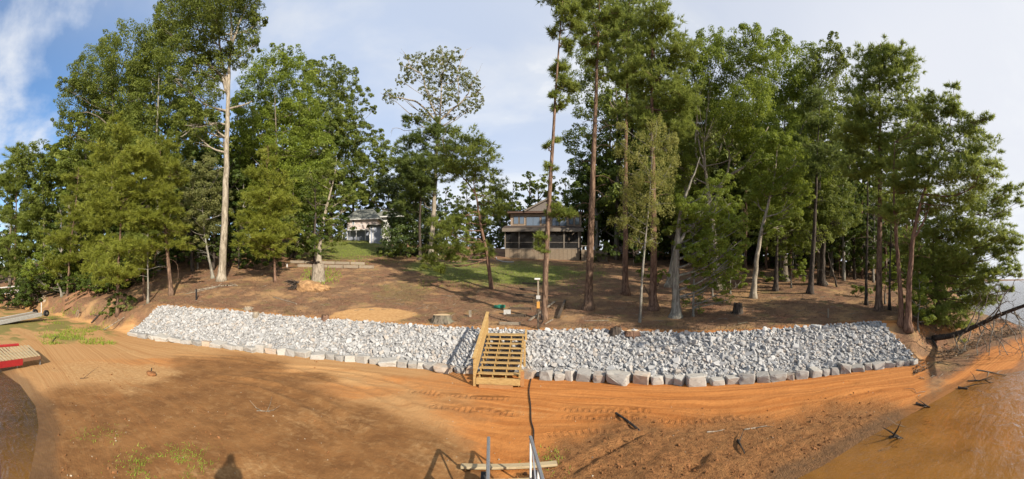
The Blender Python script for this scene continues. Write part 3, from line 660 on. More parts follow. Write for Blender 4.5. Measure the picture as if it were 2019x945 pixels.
def crown_needle(blobs, n_of, L, g, plate=.25, origin=None):
    A, T = [], []
    for (c, Rh, Rv), n in zip(blobs, n_of):
        n = int(n); nt_ = max(8, n // 9); nb = max(3, nt_ // 14)
        u = unit(g.normal(size=(nb, 3))); pb = c + u * (g.uniform(.15, 1, nb) ** .6)[:, None] * np.array([Rh, Rh, Rv])
        kb = g.integers(nb, size=nt_); ax = unit(np.stack([u[:, 0], u[:, 1], np.full(nb, .05)], 1) + g.normal(size=(nb, 3)) * .35)
        sd2 = unit(np.cross(ax, np.array([0, 0, 1.0])))
        ln = np.clip(Rh * .62, .28, .95)
        s = g.uniform(-.6, .6, nt_); w = g.normal(0, .26, nt_) * (1 - np.abs(s) * .8)
        pt = pb[kb] + ax[kb] * (s * ln)[:, None] + sd2[kb] * (w * ln)[:, None]
        pt[:, 2] += g.normal(0, plate * .28, nt_) * ln - np.abs(w) * ln * .25
        td = unit(ax[kb] * .8 + sd2[kb] * np.sign(w)[:, None] * .7 + np.array([0, 0, .35]) + g.normal(size=(nt_, 3)) * .3)
        k = g.integers(nt_, size=n); d = unit(td[k] + g.normal(size=(n, 3)) * .55)
        A.append((pt[k] + g.normal(size=(n, 3)) * .02, d)); ct = np.clip(g.normal(.48, .17, nb), 0, 1)
        T.append(np.clip(ct[kb][k] + g.normal(0, .14, n), 0, 1))
    C = np.concatenate([a for a, b in A]); D = np.concatenate([b for a, b in A]); n = len(C)
    s = unit(np.cross(D, unit(g.normal(size=(n, 3))))); l = (L * g.uniform(.7, 1.3, n))[:, None]; w = l * .075
    v = np.stack([C - s * w, C + s * w, C + D * l], 1).reshape(-1, 3); return v, np.arange(3 * n).reshape(n, 3), np.concatenate(T)

N_LEAF = [0]
def tree(kind, label, base, path, rad, bark, blobs, leaf, style='leaf', dens=1.15, size=1.0, limbs=(), group=None, deads=0, auto=.28, depth=.6, seed=None, plate=.25, droop=0.0, flare=1.85, fork=None, airy=55):
    g = np.random.default_rng(seed if seed is not None else abs(hash_s(label)) % 99991)
    X, Y = base
    if isinstance(Y, str): r = float(Y); b = on_ground(X, r)
    else: b, r = ground_hit(X, Y)
    root = tag(empty(kind, b), label, 'tree', group)
    def px(q, dr=0): return P(q[0], q[1], r + (q[2] if len(q) > 2 else 0) + dr)
    pts = [b - np.array([0, 0, .15])] + [px(q) for q in path]
    sp_ = spline(pts, 4); n = len(sp_); hgt = np.array([q[2] for q in sp_]) - b[2]; H_ = max(hgt.max(), .1)
    rr = rad * (1 - .93 * np.clip(hgt / H_, 0, 1) ** 1.05) * (1 + (flare - 1) * np.exp(-np.clip(hgt, 0, 9) / .35)); rr = np.maximum(rr, .018)
    mb = MB(); sp_[1:-1, :2] += g.normal(0, rad * .05, (n - 2, 2))
    mb.tube(sp_, rr, 10, True, .10)
    for q in limbs:
        lr = q[0]; lp = spline([px(z) for z in q[1:]], 4); lp[1:-1] += g.normal(0, .03, (len(lp) - 2, 3))
        mb.tube(lp, np.linspace(lr, max(.012, lr * .3), len(lp)), 6, True, .1)
        for t in range(2):                                # side twigs
            i = int(g.integers(len(lp) // 3, len(lp))); d = unit(lp[min(i + 1, len(lp) - 1)] - lp[i - 1] + g.normal(0, .35, 3) * np.linalg.norm(lp[i] - lp[i-1]) * 2)
            e = lp[i] + d * g.uniform(.5, 1.1); mb.tube([lp[i], (lp[i] + e) / 2 + g.normal(0, .05, 3), e], [lr * .28, lr * .2, .008], 4, False)
    B = []
    for q in blobs:
        Rp = q[2]; Rv = q[3] if len(q) > 3 else Rp * .9; c = px((q[0], q[1]), g.normal() * Rp / FPX * r * depth)
        gr = 1.0 if style == 'leaf' else 1.28; B.append((c, gr * Rp * r / FPX, gr * Rv * r / FPX))
    for c, Rh, Rv in B:
        if auto <= 0: break
        dh = np.hypot(*(sp_[:, :2] - c[:2]).T); rise = .55 if style == 'leaf' else .12
        want = c[2] - rise * dh; i = int(np.argmin(np.abs(sp_[:, 2] - want) + .15 * dh)); s = sp_[i]; i = max(i, n // 5); s = sp_[i]
        m1 = s + (c - s) * .5 + np.array([0, 0, -.10 * np.linalg.norm(c - s)]) + g.normal(0, .08, 3)
        lp = spline([s, m1, c + (c - m1) * .1], 3); l0 = max(.02, min(rr[i] * .55, auto * rad * 1.2)); mb.tube(lp, np.linspace(l0, .014, len(lp)), 5, False, .1)
        for t in range(4 if Rh > .5 else 2):
            e = c + unit(g.normal(size=3)) * np.array([Rh, Rh, Rv]) * .85; j = int(g.integers(len(lp) // 2, len(lp))); mb.tube([lp[j], (lp[j] + e) / 2 + g.normal(0, .08, 3), e], [l0 * .4 + .006, l0 * .25 + .004, .006], 3, False)
    for t in range(deads):                                # bare dead side branches below the crown
        i = int(g.integers(n // 4, n - 2)); a = g.uniform(0, 2 * math.pi); l = g.uniform(.5, 1.7); s = sp_[i]
        e = s + np.array([math.cos(a) * l, math.sin(a) * l, g.uniform(-.35, .35) * l]); k = (s + e) / 2 + np.array([0, 0, g.uniform(.0, .25)])
        mb.tube(spline([s, k, e], 3), np.linspace(.022, .006, 7), 4, False)
        for z in range(2): 
            f_ = k + (e - k) * g.uniform(0, .8); mb.tube([f_, f_ + g.normal(0, .22, 3)], [.009, .004], 3, False)
    mb.build('trunk', MATS[bark], root, b, smooth=True)
    if B:
        n_of = [max(24, dens * (q[2] * (q[3] if len(q) > 3 else q[2])) * (1.9 if style == 'leaf' else 4.6)) for q in blobs]
        if style == 'leaf': v, f, t = crown_leaf(B, n_of, .0048 * r * size, g, droop=droop, airy=airy)
        else: v, f, t = crown_needle(B, n_of, .0108 * r * size, g, plate)
        N_LEAF[0] += len(f) * (2 if style == 'leaf' else 1)
        mesh_obj('crown', v, f, MATS[leaf], root, b, t)
    return root
def hash_s(s):
    h_ = 5381
    for ch in s: h_ = (h_ * 33 + ord(ch)) & 0xffffffff
    return h_

# ---- left shore
tree('oak_tree', 'broad dense oak making the far left shoulder of the skyline', (215, '46'), [(217,480),(224,300),(221,150)], .38, 'bark_oak',
     [(190,140,52),(148,195,42),(250,105,50),(230,200,58),(160,262,46),(280,165,44),(200,325,50),(140,320,28),(125,240,24),(215,90,26),(240,280,50),(165,150,34),(130,170,20),(300,110,36)], 'leaf_oak', limbs=[(.13,(222,260),(200,235),(170,222),(138,232))])
tree('oak_tree', 'leafy oak with grey upper limbs between the broad oak and tall pale trunk', (315, '41'), [(313,480),(309,300),(311,220),(316,90)], .30, 'bark_grey',
     [(310,88,44),(290,140,45),(345,115,38),(338,210,46),(282,240,45),(362,275,34),(340,330,45),(300,300,45),(270,190,34),(335,60,26)], 'leaf_oak', limbs=[(.11,(311,185),(320,165),(336,143)),(.09,(309,215),(303,190),(298,160)),(.06,(330,190),(345,176),(350,185))])
tree('poplar_tree', 'tallest pale trunked tree soaring out of the top of the view', (437, 553), [(439,520),(443,440),(446,330),(449,220),(451,150),(455,95),(456,40),(448,-30),(440,-80)], .38, 'bark_pale',
     [(400,48,50),(350,28,44),(482,60,36),(432,0,52),(512,42,16),(358,105,38),(470,112,30),(420,132,32),(398,192,38),(372,232,34),(330,62,34),(420,92,34),(492,12,34),(390,150,34),(350,160,30),(400,-30,60),(470,-40,50),(380,260,30),(412,240,28),(325,20,24),(500,90,16)], 'leaf_oak', dens=1.2,
     limbs=[(.20,(449,185),(436,150),(415,130),(395,112),(372,98),(355,101)),(.17,(449,175),(438,120),(430,60),(412,10)),(.12,(449,215),(468,211),(480,207),(497,200)),(.10,(448,245),(425,243),(400,246),(380,252),(370,262),(356,270)),(.09,(395,246),(382,246),(371,250)),(.05,(447,333),(438,331),(427,330)),(.14,(455,95),(470,50),(486,10))], flare=1.7)
tree('maple_tree', 'small grey green maple leaning beside the tall pale trunk', (420, 549), [(417,532),(410,500),(402,450),(398,380)], .14, 'bark_grey',
     [(400,378,36),(418,330,32),(378,338,28),(410,430,38),(368,395,28),(438,385,22),(380,430,26),(430,345,22),(398,470,22),(352,360,20),(440,420,18),(362,440,22)], 'leaf_grey', deads=9, size=.95, depth=.4)
tree('oak_tree', 'tall rounded bright green oak just beyond the pale trunk', (545, '47'), [(545,480),(545,300),(542,180)], .36, 'bark_oak',
     [(540,145,45),(500,168,38),(585,155,44),(550,220,54),(498,250,42),(602,228,48),(560,300,50),(505,322,42),(620,300,44),(520,388,40),(602,370,44),(545,108,22),(575,112,24),(480,205,26),(480,290,26),(570,400,40)], 'leaf_bright', dens=1.1, limbs=[(.06,(560,232),(575,225),(590,217),(604,210))])
tree('oak_tree', 'dark green full oak behind the pink cottage lawn', (645, '70'), [(645,480),(642,330),(640,200)], .36, 'bark_oak',
     [(640,150,40),(616,190,44),(660,200,44),(650,260,54),(690,290,44),(640,330,50),(700,340,40),(690,372,30),(620,140,24),(610,250,40),(645,385,42),(680,240,32),(595,320,36),(620,420,40)], 'leaf_oak', dens=1.1)
tree('oak_tree', 'open crowned oak with sky showing through at the skyline dip', (668, '74'), [(668,470),(680,330),(684,190)], .28, 'bark_grey',
     [(690,148,22),(716,188,20),(682,178,26),(722,214,18),(700,238,26),(670,228,28),(700,180,18),(735,218,9),(660,150,18),(715,250,20),(675,270,30)], 'leaf_oak', dens=.85, size=.95, limbs=[(.10,(688,250),(682,205),(676,165)),(.08,(690,240),(702,205),(710,180))])
tree('oak_tree', 'lower rounded oak sloping down to the gap in the skyline', (778, '76'), [(778,470),(768,400),(750,330)], .30, 'bark_dark',
     [(722,292,38),(762,305,32),(780,338,28),(742,348,38),(715,375,32),(765,375,30),(740,270,20),(792,375,22)], 'leaf_oak', dens=1.15)
tree('gum_tree', 'young gum with a pale leaning stem beside the bright lawn', (628, 517), [(629,500),(632,470),(640,425),(650,385),(660,345),(664,310)], .26, 'bark_pale',
     [(598,440,36),(660,448,22),(612,392,32),(590,478,24),(660,478,24),(682,388,28),(620,470,24),(695,400,18),(575,430,22),(665,330,24),(640,350,20),(610,350,26)], 'leaf_oak', dens=1.0, auto=.2, depth=.35, size=.9)
tree('magnolia_tree', 'dark glossy magnolia standing between cottage and sparse oak', (800, '47'), [(800,490),(800,440),(802,400)], .2, 'bark_dark',
     [(790,462,38),(782,432,24),(822,440,34),(832,482,32),(770,488,28),(802,400,34),(846,420,30),(760,372,26),(850,470,28),(810,490,30),(820,370,26),(840,380,24),(785,360,22),(868,490,22)], 'leaf_dark', dens=1.3)
tree('oak_tree', 'tall sparse oak with bare twigs standing alone against the sky', (850, 512), [(851,480),(854,430),(858,360),(862,290),(867,240),(870,180),(872,125),(874,108)], .34, 'bark_pale',
     [(770,190,17),(792,158,14),(802,126,19),(830,122,20),(855,150,24),(880,122,22),(906,150,24),(928,165,20),(940,202,19),(920,214,18),(890,190,20),(845,182,19),(862,206,17),(835,228,18),(888,226,15),(868,112,20),(815,236,14),(900,108,14),(812,150,16),(940,180,12),(790,190,11),(880,165,20),(846,120,16)], 'leaf_grey', dens=1.0, size=.9, auto=.16, depth=1.0, airy=12,
     limbs=[(.13,(866,246),(845,222),(822,202),(800,195),(780,192),(757,188)),(.13,(866,242),(850,205),(838,170),(832,148),(812,136),(795,130)),(.14,(867,236),(885,222),(902,208),(918,192),(926,178),(932,160)),(.07,(902,208),(905,175),(902,145),(912,115),(920,98)),(.07,(871,165),(866,135),(872,112),(868,95)),(.07,(871,150),(885,120),(897,97)),(.06,(918,192),(935,190),(946,178),(957,170)),(.05,(926,178),(938,150),(946,138)),(.05,(812,136),(800,110),(795,102)),(.07,(855,365),(845,362),(833,360)),(.05,(853,410),(840,405),(828,362)),(.04,(838,250),(805,258),(778,252),(770,262))])
tree('pine_tree', 'dark bushy pine wrapping the lower trunk of the sparse oak', (828, '42'), [(828,500),(828,420),(834,330),(842,270)], .2, 'bark_dark',
     [(840,268,24,16),(812,285,26,16),(868,290,26,16),(835,320,32,20),(880,260,18,12),(808,320,22,16),(830,345,30,22),(820,360,30,22),(790,330,18,14),(808,400,30,24),(885,330,26,18),(815,240,14,12),(860,240,12,10)], 'needle_dark', 'needle', dens=1.5, deads=6)
tree('pine_tree', 'leaning red trunked pine bending over the lawn edge', (970, 570), [(966,545),(960,500),(950,455),(943,415),(939,388),(925,365),(905,342),(885,322),(878,300)], .17, 'bark_red',
     [(900,300,32,20),(940,312,38,24),(958,350,34,24),(975,398,28,22),(920,272,26,18),(880,332,28,20),(872,440,28,16),(870,492,36,18),(892,462,28,16),(930,482,28,16),(852,518,22,16),(958,440,22,16),(985,378,18,14),(940,280,18,12),(880,520,16,16),(910,420,22,16),(900,500,20,14),(960,490,22,14),(915,340,30,20),(985,420,18,14)], 'needle_green', 'needle', dens=.85, auto=.3, depth=.6, flare=1.3,
     limbs=[(.06,(944,418),(930,420),(912,430),(890,434),(866,436),(858,437)),(.05,(947,443),(932,441),(920,441),(911,444)),(.05,(938,388),(934,360),(938,335)),(.04,(952,478),(938,470),(920,470)),(.04,(880,320),(876,295),(873,270))])
# ---- yellow green pines on the left bank
vp = dict(leaf='needle_yellow', style='needle', dens=1.35, plate=.22, deads=10, auto=.25)
tree('pine_tree', 'feathery yellow green pine nearest the brown wooden steps', (132, 592), [(134,560),(140,480),(150,400),(155,330)], .13, 'bark_pine',
     [(128,470,30,18),(162,402,34,20),(190,345,30,16),(110,518,26,18),(168,548,32,20),(150,440,36,18),(160,500,34,20),(195,480,30,18),(175,372,30,16),(150,350,22,14),(108,470,22,16)], **vp)
tree('pine_tree', 'feathery yellow green pine in the middle of the left bank', (232, '29'), [(233,540),(238,450),(240,350),(238,270)], .14, 'bark_pine',
     [(240,268,26,16),(202,300,32,16),(278,300,32,16),(222,350,42,18),(268,362,42,18),(212,430,42,20),(268,432,42,20),(252,488,38,20),(222,538,32,20),(198,400,32,18),(240,395,36,18),(258,320,34,16),(215,490,32,18),(270,530,20,18),(190,520,26,20),(240,240,14,10)], **vp)
tree('pine_tree', 'mossy trunked yellow green pine beside the riprap top corner', (338, 582), [(334,540),(328,480),(322,420),(318,360),(316,290)], .19, 'bark_pine',
     [(310,328,32,16),(322,420,34,18),(300,480,30,18),(300,380,36,18),(340,400,26,14),(290,440,34,18),(345,455,26,14),(318,290,26,14),(350,340,20,12),(290,300,24,14),(360,480,22,12),(330,350,30,16)], limbs=[(.025,(325,480),(308,500),(303,540),(296,580)),(.02,(330,510),(345,515),(352,535),(350,560)),(.02,(329,500),(315,508),(300,525))], **vp)
tree('pine_tree', 'thin twin pine with grey stem at the end of the riprap', (292, 598), [(292,560),(291,500),(293,430)], .09, 'bark_grey', [(285,440,22,14),(300,455,20,12),(275,470,18,12)], 'needle_green', 'needle', deads=8)
tree('pine_tree', 'thin dark pine stem behind the grey twin stem', (284, 592), [(283,560),(280,500),(279,440)], .12, 'bark_pine', [(270,450,22,14),(285,425,22,12)], 'needle_green', 'needle', deads=8)
tree('cedar_tree', 'small bright cedar like pine on a bare reddish stem', (543, 557), [(541,520),(538,470),(532,400),(526,325)], .11, 'bark_red',
     [(528,310,16,12),(520,345,26,14),(546,362,26,14),(510,392,32,16),(552,400,32,16),(500,432,32,16),(546,450,32,16),(500,474,28,14),(530,490,24,14),(566,470,18,12),(530,420,30,16),(535,375,24,14),(520,465,28,14),(512,500,16,10),(528,290,9,9)], 'needle_yellow', 'needle', dens=1.5, plate=.2, depth=.5)
# ---- far left cove trees
tree('pine_tree', 'green pine at the left edge above the white footbridge', (30, '55'), [(30,500),(32,400),(34,320)], .25, 'bark_pine',
     [(40,312,32,22),(18,368,34,22),(60,372,36,22),(28,430,38,24),(70,432,32,22),(18,490,36,24),(62,492,34,22),(40,530,28,18),(30,340,30,20)], 'needle_green', 'needle', dens=1.5)
tree('oak_tree', 'round topped oak at the left edge behind the yellow green pines', (88, '52'), [(88,500),(86,420),(84,350)], .3, 'bark_oak',
     [(82,312,34),(105,348,30),(60,330,28),(95,400,38),(70,395,34),(80,450,36),(110,430,30),(100,490,32),(40,310,22),(110,310,18)], 'leaf_oak')
tree('small_tree', 'leafy small tree with two leaning grey stems above the brown steps', (122, 585), [(118,570),(110,550),(106,520)], .10, 'bark_grey',
     [(100,530,26,20),(80,520,26,20),(125,545,22,18),(150,545,26,20),(60,540,22,18),(90,560,16,12),(185,545,22,18),(210,560,18,16)], 'leaf_bright', limbs=[(.08,(124,586),(120,572),(113,548),(112,530))], dens=1.2)
# ---- pines before the house
tree('pine_tree', 'slim pine with small needle tufts in front of the house porch', (1073, 630), [(1074,600),(1076,540),(1080,450),(1087,330),(1093,225),(1099,130),(1106,40),(1112,-40)], .165, 'bark_pine',
     [(1101,135,17,15),(1112,168,20,14),(1098,60,10,8),(1128,30,22,16),(1096,272,7,7),(1082,330,9,7),(1104,422,20,13),(1089,412,11,8),(1068,470,10,9),(1066,494,8,6),(1092,185,9,7),(1115,10,20,11),(1138,50,13,9),(1100,-30,30,16),(1122,90,14,10),(1080,290,7,6),(1102,205,14,9)], 'needle_green', 'needle', dens=2.0, size=1.1, limbs=[(.05,(1102,95),(1112,80),(1122,66)),(.04,(1090,190),(1100,182),(1112,172)),(.03,(1078,425),(1090,420),(1104,424))], flare=1.3)
tree('pine_tree', 'tallest straight pine with many dead twigs before the house corner', (1160, 610), [(1161,580),(1163,520),(1166,430),(1170,320),(1174,210),(1178,110),(1181,30),(1184,-60)], .235, 'bark_pine',
     [(1180,42,20,12),(1160,78,14,9),(1198,72,18,11),(1185,-30,34,18),(1150,22,14,9),(1205,30,18,11),(1165,120,12,9),(1195,110,16,12),(1190,150,12,9),(1140,60,14,10),(1150,-10,30,20)], 'needle_green', 'needle', dens=1.8, deads=34)
tree('pine_tree', 'third pine from the house set back on the leaf litter', (1233, 581), [(1233,540),(1233,470),(1233,390),(1234,290),(1236,190),(1239,80),(1241,0)], .22, 'bark_red',
     [(1236,52,22,12),(1214,100,20,12),(1256,92,22,12),(1240,-10,30,16),(1220,150,20,14),(1250,160,22,16),(1262,40,26,18),(1210,50,24,16),(1240,120,26,16),(1225,220,14,10)], 'needle_green', 'needle', dens=1.5, deads=22)
tree('pine_tree', 'bushy topped pine with split foot behind the pale sapling', (1289, 611), [(1288,580),(1289,500),(1288,390),(1286,270),(1285,160),(1287,50),(1289,-40)], .22, 'bark_red',
     [(1292,112,34,20),(1304,152,38,20),(1332,182,34,18),(1272,188,34,20),(1312,228,38,20),(1280,80,28,18),(1330,122,28,18),(1350,212,24,16),(1290,20,30,16),(1262,140,26,16),(1255,215,24,14),(1310,60,34,20),(1345,90,26,18),(1340,250,26,16),(1275,240,24,14)], 'needle_green', 'needle', dens=1.5, deads=14, limbs=[(.07,(1284,608),(1285,590),(1287,565),(1289,545))])
tree('birch_sapling', 'slender pale sapling with drooping light green leaves', (1261, 636), [(1263,610),(1266,550),(1272,480),(1279,410),(1284,340),(1287,280)], .075, 'bark_grey',
     [(1285,262,28),(1312,290,28),(1256,302,26),(1282,332,32),(1312,350,28),(1242,342,26),(1262,382,32),(1300,400,28),(1240,420,24),(1272,440,28),(1226,285,18),(1320,270,20),(1225,250,14),(1295,240,18),(1230,380,20),(1325,320,18),(1218,430,18),(1290,470,18),(1255,470,18)], 'leaf_pale', dens=.85, size=.8, auto=.5, droop=1.0, flare=1.2, depth=.7)
tree('oak_tree', 'sturdy oak with flared foot and low bright leaves in front', (1333, 626), [(1333,600),(1333,545),(1336,480),(1342,420),(1358,370),(1372,335),(1380,310)], .235, 'bark_grey',
     [(1400,398,36),(1430,440,34),(1380,452,34),(1440,402,28),(1352,432,28),(1410,482,38),(1456,478,24),(1392,520,28),(1436,530,28),(1360,398,28),(1350,480,24),(1420,362,28),(1455,440,22),(1340,450,22),(1415,552,22),(1445,505,22),(1372,500,26),(1385,420,30)], 'leaf_bright', dens=1.05, size=.95, flare=1.8, limbs=[(.10,(1336,485),(1352,460),(1375,440),(1400,425))])
tree('oak_tree', 'leaning pale oak trunk just behind the sturdy oak', (1319, 566), [(1323,545),(1331,500),(1338,450),(1348,390),(1365,300)], .30, 'bark_pale',
     [(1345,300,34),(1375,270,34),(1350,350,34),(1380,320,36),(1330,260,28)], 'leaf_oak', flare=1.6)
tree('maple_sapling', 'thin maple sapling with leaf clumps low on its stem', (1367, 624), [(1367,600),(1368,560),(1367,510),(1364,460)], .07, 'bark_grey',
     [(1364,558,16),(1382,588,14),(1398,552,18),(1428,570,18),(1372,535,18),(1352,595,10),(1420,590,12),(1380,610,8),(1440,590,9),(1388,572,14),(1375,480,20),(1358,500,18)], 'leaf_bright', dens=.9, size=.9, auto=.5, flare=1.2)
tree('oak_tree', 'slanting grey trunk with high leaves at the edge of the woods', (1485, 588), [(1487,560),(1494,500),(1503,450),(1514,405),(1528,340),(1534,270)], .20, 'bark_pale',
     [(1525,330,34),(1500,365,32),(1552,362,36),(1540,290,36),(1512,280,30),(1570,320,32),(1490,400,24),(1552,420,30),(1580,385,28),(1530,445,24),(1500,320,30)], 'leaf_bright', dens=1.05)
# ---- big hardwoods on the right
tree('oak_tree', 'dark dense oak filling the space behind the two tall pines', (1195, '57'), [(1195,500),(1196,350),(1196,200)], .4, 'bark_dark',
     [(1152,130,34),(1200,112,38),(1160,200,44),(1220,190,44),(1150,282,44),(1210,272,48),(1170,350,44),(1232,362,44),(1142,390,32),(1200,440,40),(1252,242,44),(1160,70,34),(1210,50,38),(1240,140,40),(1190,420,44),(1165,440,36),(1240,430,40),(1180,20,40),(1240,0,46),(1250,70,40),(1140,340,30)], 'leaf_oak', dens=1.05)
tree('oak_tree', 'dark oak in the shade behind the pale sapling', (1290, '50'), [(1290,500),(1290,380),(1294,260)], .36, 'bark_dark',
     [(1280,300,44),(1300,380,44),(1270,422,44),(1320,330,44),(1290,240,44),(1330,420,40),(1300,460,38),(1260,480,32),(1330,480,36),(1250,360,40),(1310,180,40)], 'leaf_oak', dens=1.05)
tree('oak_tree', 'spreading oak with pale twisted limbs showing through its crown', (1418, '28'), [(1414,545),(1408,480),(1402,420),(1392,345),(1388,280)], .36, 'bark_pale',
     [(1370,112,34),(1400,142,44),(1440,102,38),(1420,192,48),(1470,132,44),(1450,242,48),(1380,222,44),(1480,202,44),(1342,262,36),(1500,112,38),(1360,165,36),(1400,80,30),(1500,160,36),(1350,210,30),(1480,280,38),(1340,330,34),(1350,390,30),(1480,70,28),(1370,290,34)], 'leaf_bright', dens=1.12,
     limbs=[(.11,(1396,360),(1390,335),(1380,290),(1375,262),(1362,235),(1356,215)),(.15,(1404,415),(1425,360),(1440,345),(1470,325),(1500,275),(1515,250)),(.10,(1428,352),(1437,330),(1436,300),(1425,270),(1432,262)),(.08,(1436,290),(1444,278),(1438,262)),(.07,(1372,362),(1362,352),(1350,346),(1338,345)),(.10,(1392,340),(1372,300),(1375,200),(1360,120)),(.09,(1470,325),(1490,315),(1512,318))])
tree('oak_tree', 'bright green oak right of centre with several rounded tops', (1545, '32'), [(1545,520),(1545,380),(1548,220)], .38, 'bark_oak',
     [(1530,102,38),(1560,142,44),(1520,182,44),(1570,212,44),(1542,262,48),(1592,118,34),(1502,262,44),(1590,280,44),(1512,382,42),(1570,402,44),(1545,330,44),(1510,440,40),(1560,460,40),(1600,350,40),(1605,430,36),(1540,80,22),(1480,340,30),(1585,170,40),(1605,230,34)], 'leaf_bright', dens=1.1)
tree('gum_tree', 'loose crowned gum with a long slanting white limb', (1622, '30.5'), [(1618,540),(1614,450),(1616,330),(1622,200)], .3, 'bark_oak',
     [(1632,112,32),(1652,148,36),(1612,182,36),(1662,200,36),(1632,250,42),(1602,330,42),(1650,310,38),(1600,130,26),(1640,82,18),(1660,260,30),(1625,390,40),(1590,240,32),(1655,370,34),(1640,440,34),(1600,470,34),(1675,420,30),(1660,110,22)], 'leaf_oak', dens=.95, limbs=[(.10,(1570,272),(1582,255),(1600,215),(1612,180),(1630,145),(1640,120)),(.06,(1595,225),(1622,205),(1650,195))])
tree('pine_tree', 'dark trunked pine with bare lower branches on the shady slope', (1597, 579), [(1599,550),(1604,480),(1608,400),(1611,310),(1616,210)], .2, 'bark_dark',
     [(1612,250,28,18),(1590,290,26,16),(1632,300,28,18),(1610,330,26,16),(1616,200,24,16)], 'needle_dark', 'needle', dens=1.3, deads=22)
tree('oak_tree', 'dark oak trunk standing behind the slanting grey trunk', (1529, 574), [(1530,550),(1532,490),(1535,420)], .19, 'bark_dark', [(1520,430,34),(1548,440,32),(1530,480,28)], 'leaf_oak', flare=1.7)
tree('oak_tree', 'thick dark oak trunk on the slope beside a leaning dead stem', (1620, 563), [(1622,520),(1625,460),(1628,400)], .30, 'bark_dark', [(1630,400,36),(1610,420,32),(1655,440,32)], 'leaf_oak', flare=1.7, limbs=[(.10,(1650,566),(1644,545),(1637,520),(1630,495))])
# ---- pines at the right end of the riprap
tree('pine_tree', 'straight tall pine topping the right hand skyline by the riprap end', (1733, 613), [(1733,580),(1734,480),(1735,360),(1735,240),(1734,150),(1736,85)], .21, 'bark_pine',
     [(1736,98,22,15),(1708,112,26,16),(1764,108,26,16),(1720,160,34,18),(1770,160,34,18),(1702,210,34,18),(1752,222,38,20),(1796,200,32,18),(1702,262,36,18),(1756,280,36,20),(1796,262,32,18),(1690,180,24,14),(1790,120,22,14),(1690,330,32,18),(1740,330,36,18),(1785,320,32,18),(1806,230,24,16),(1722,130,28,16),(1750,130,30,16),(1680,260,24,14)], 'needle_green', 'needle', dens=1.4, deads=14)
tree('pine_tree', 'red stemmed pine at the edge of the eroded bank', (1777, 640), [(1777,610),(1773,540),(1766,460),(1762,380),(1764,280)], .15, 'bark_red',
     [(1790,300,38,20),(1828,262,38,20),(1850,322,38,20),(1800,372,38,20),(1850,232,28,16),(1770,352,34,18),(1812,330,36,18),(1850,270,32,18),(1770,420,30,18),(1820,410,36,18),(1830,205,22,12)], 'needle_green', 'needle', dens=1.35, depth=.8, deads=8)
tree('pine_tree', 'dark red pine leaning out toward the lake above the bank', (1790, 650), [(1791,610),(1794,540),(1800,470),(1815,400),(1840,330),(1868,260),(1880,215)], .18, 'bark_red',
     [(1900,262,34,16),(1880,350,38,18),(1922,330,34,16),(1860,212,26,14),(1890,215,20,12),(1925,240,22,12),(1940,290,28,14),(1870,400,36,18),(1915,385,36,18),(1950,350,28,14),(1905,300,34,16),(1880,180,14,10),(1945,235,10,7),(1960,325,20,10)], 'needle_green', 'needle', dens=1.4, depth=.9, deads=8, limbs=[(.08,(1800,470),(1812,455),(1824,430),(1832,405))])
tree('pine_tree', 'wide low pine with an arching bough sweeping toward the water', (1850, '22.5'), [(1848,600),(1842,540),(1840,480),(1850,440),(1880,428),(1920,424)], .15, 'bark_red',
     [(1920,402,38,18),(1960,420,34,16),(1992,372,20,10),(1990,468,24,14),(1872,440,44,22),(1930,482,40,20),(1832,470,38,20),(1850,540,38,20),(1900,540,38,20),(1958,540,28,16),(1985,520,24,14),(1880,600,28,16),(1808,560,28,18),(1930,592,24,12),(1975,390,28,14),(2005,400,12,8),(1840,590,26,16),(1820,520,30,18),(1900,450,38,20),(1950,450,34,18),(1870,500,38,20),(2000,490,14,10),(1890,640,18,10),(1860,650,16,10),(2005,540,10,9),(1790,500,24,18),(1915,515,30,18),(1960,490,28,16),(1990,570,14,10),(1830,622,24,14),(1872,622,32,16),(1905,600,32,16),(1930,562,30,16),(1882,676,20,12),(1858,668,20,12),(1950,585,24,14),(1845,560,30,16),(1800,590,22,14)], 'needle_green', 'needle', dens=1.35, depth=.7, deads=12)
tree('pine_tree', 'second thin pine stem left of the straight tall pine', (1708, 602), [(1708,560),(1710,460),(1711,350),(1710,260)], .10, 'bark_dark', [(1710,262,28,18),(1690,290,26,16),(1730,300,26,16),(1708,230,20,14)], 'needle_dark', 'needle', deads=14)
tree('pine_tree', 'thin pine stem right of the straight tall pine', (1754, 612), [(1754,570),(1756,480),(1757,380)], .085, 'bark_dark', [(1757,390,26,16),(1745,420,24,14),(1775,410,24,14)], 'needle_green', 'needle', deads=10)

# ---- woods behind: copies of five kinds
def proto(kind, bark, leaf, style, seed, blobs, h=10.0, trunk=.18, n=235):
    g = np.random.default_rng(seed); root = empty(kind); mb = MB()
    sp_ = spline([(0, 0, -.3), (.1, .05, h * .3), (-.1, .1, h * .6), (0, 0, h * .92)], 4); mb.tube(sp_, np.linspace(trunk, .03, len(sp_)), 7, True, .1)
    B = [(np.array(c[:3], float), c[3], c[4]) for c in blobs]
    for c, a, b in B:
        s = np.array([0, 0, max(1.2, c[2] - .5 * math.hypot(c[0], c[1]) - .4)]); mb.tube([s, (s + c) / 2 - np.array([0, 0, .1]), c], [.06, .04, .015], 4, False)
    mb.build('trunk', MATS[bark], root, smooth=True)
    n_of = [n * a * b for c, a, b in B]
    v, f, t = crown_leaf(B, n_of, .24, g) if style == 'leaf' else crown_needle(B, [q * 1.5 for q in n_of], .34, g)
    N_LEAF[0] += len(f); mesh_obj('crown', v, f, MATS[leaf], root, None, t); return root
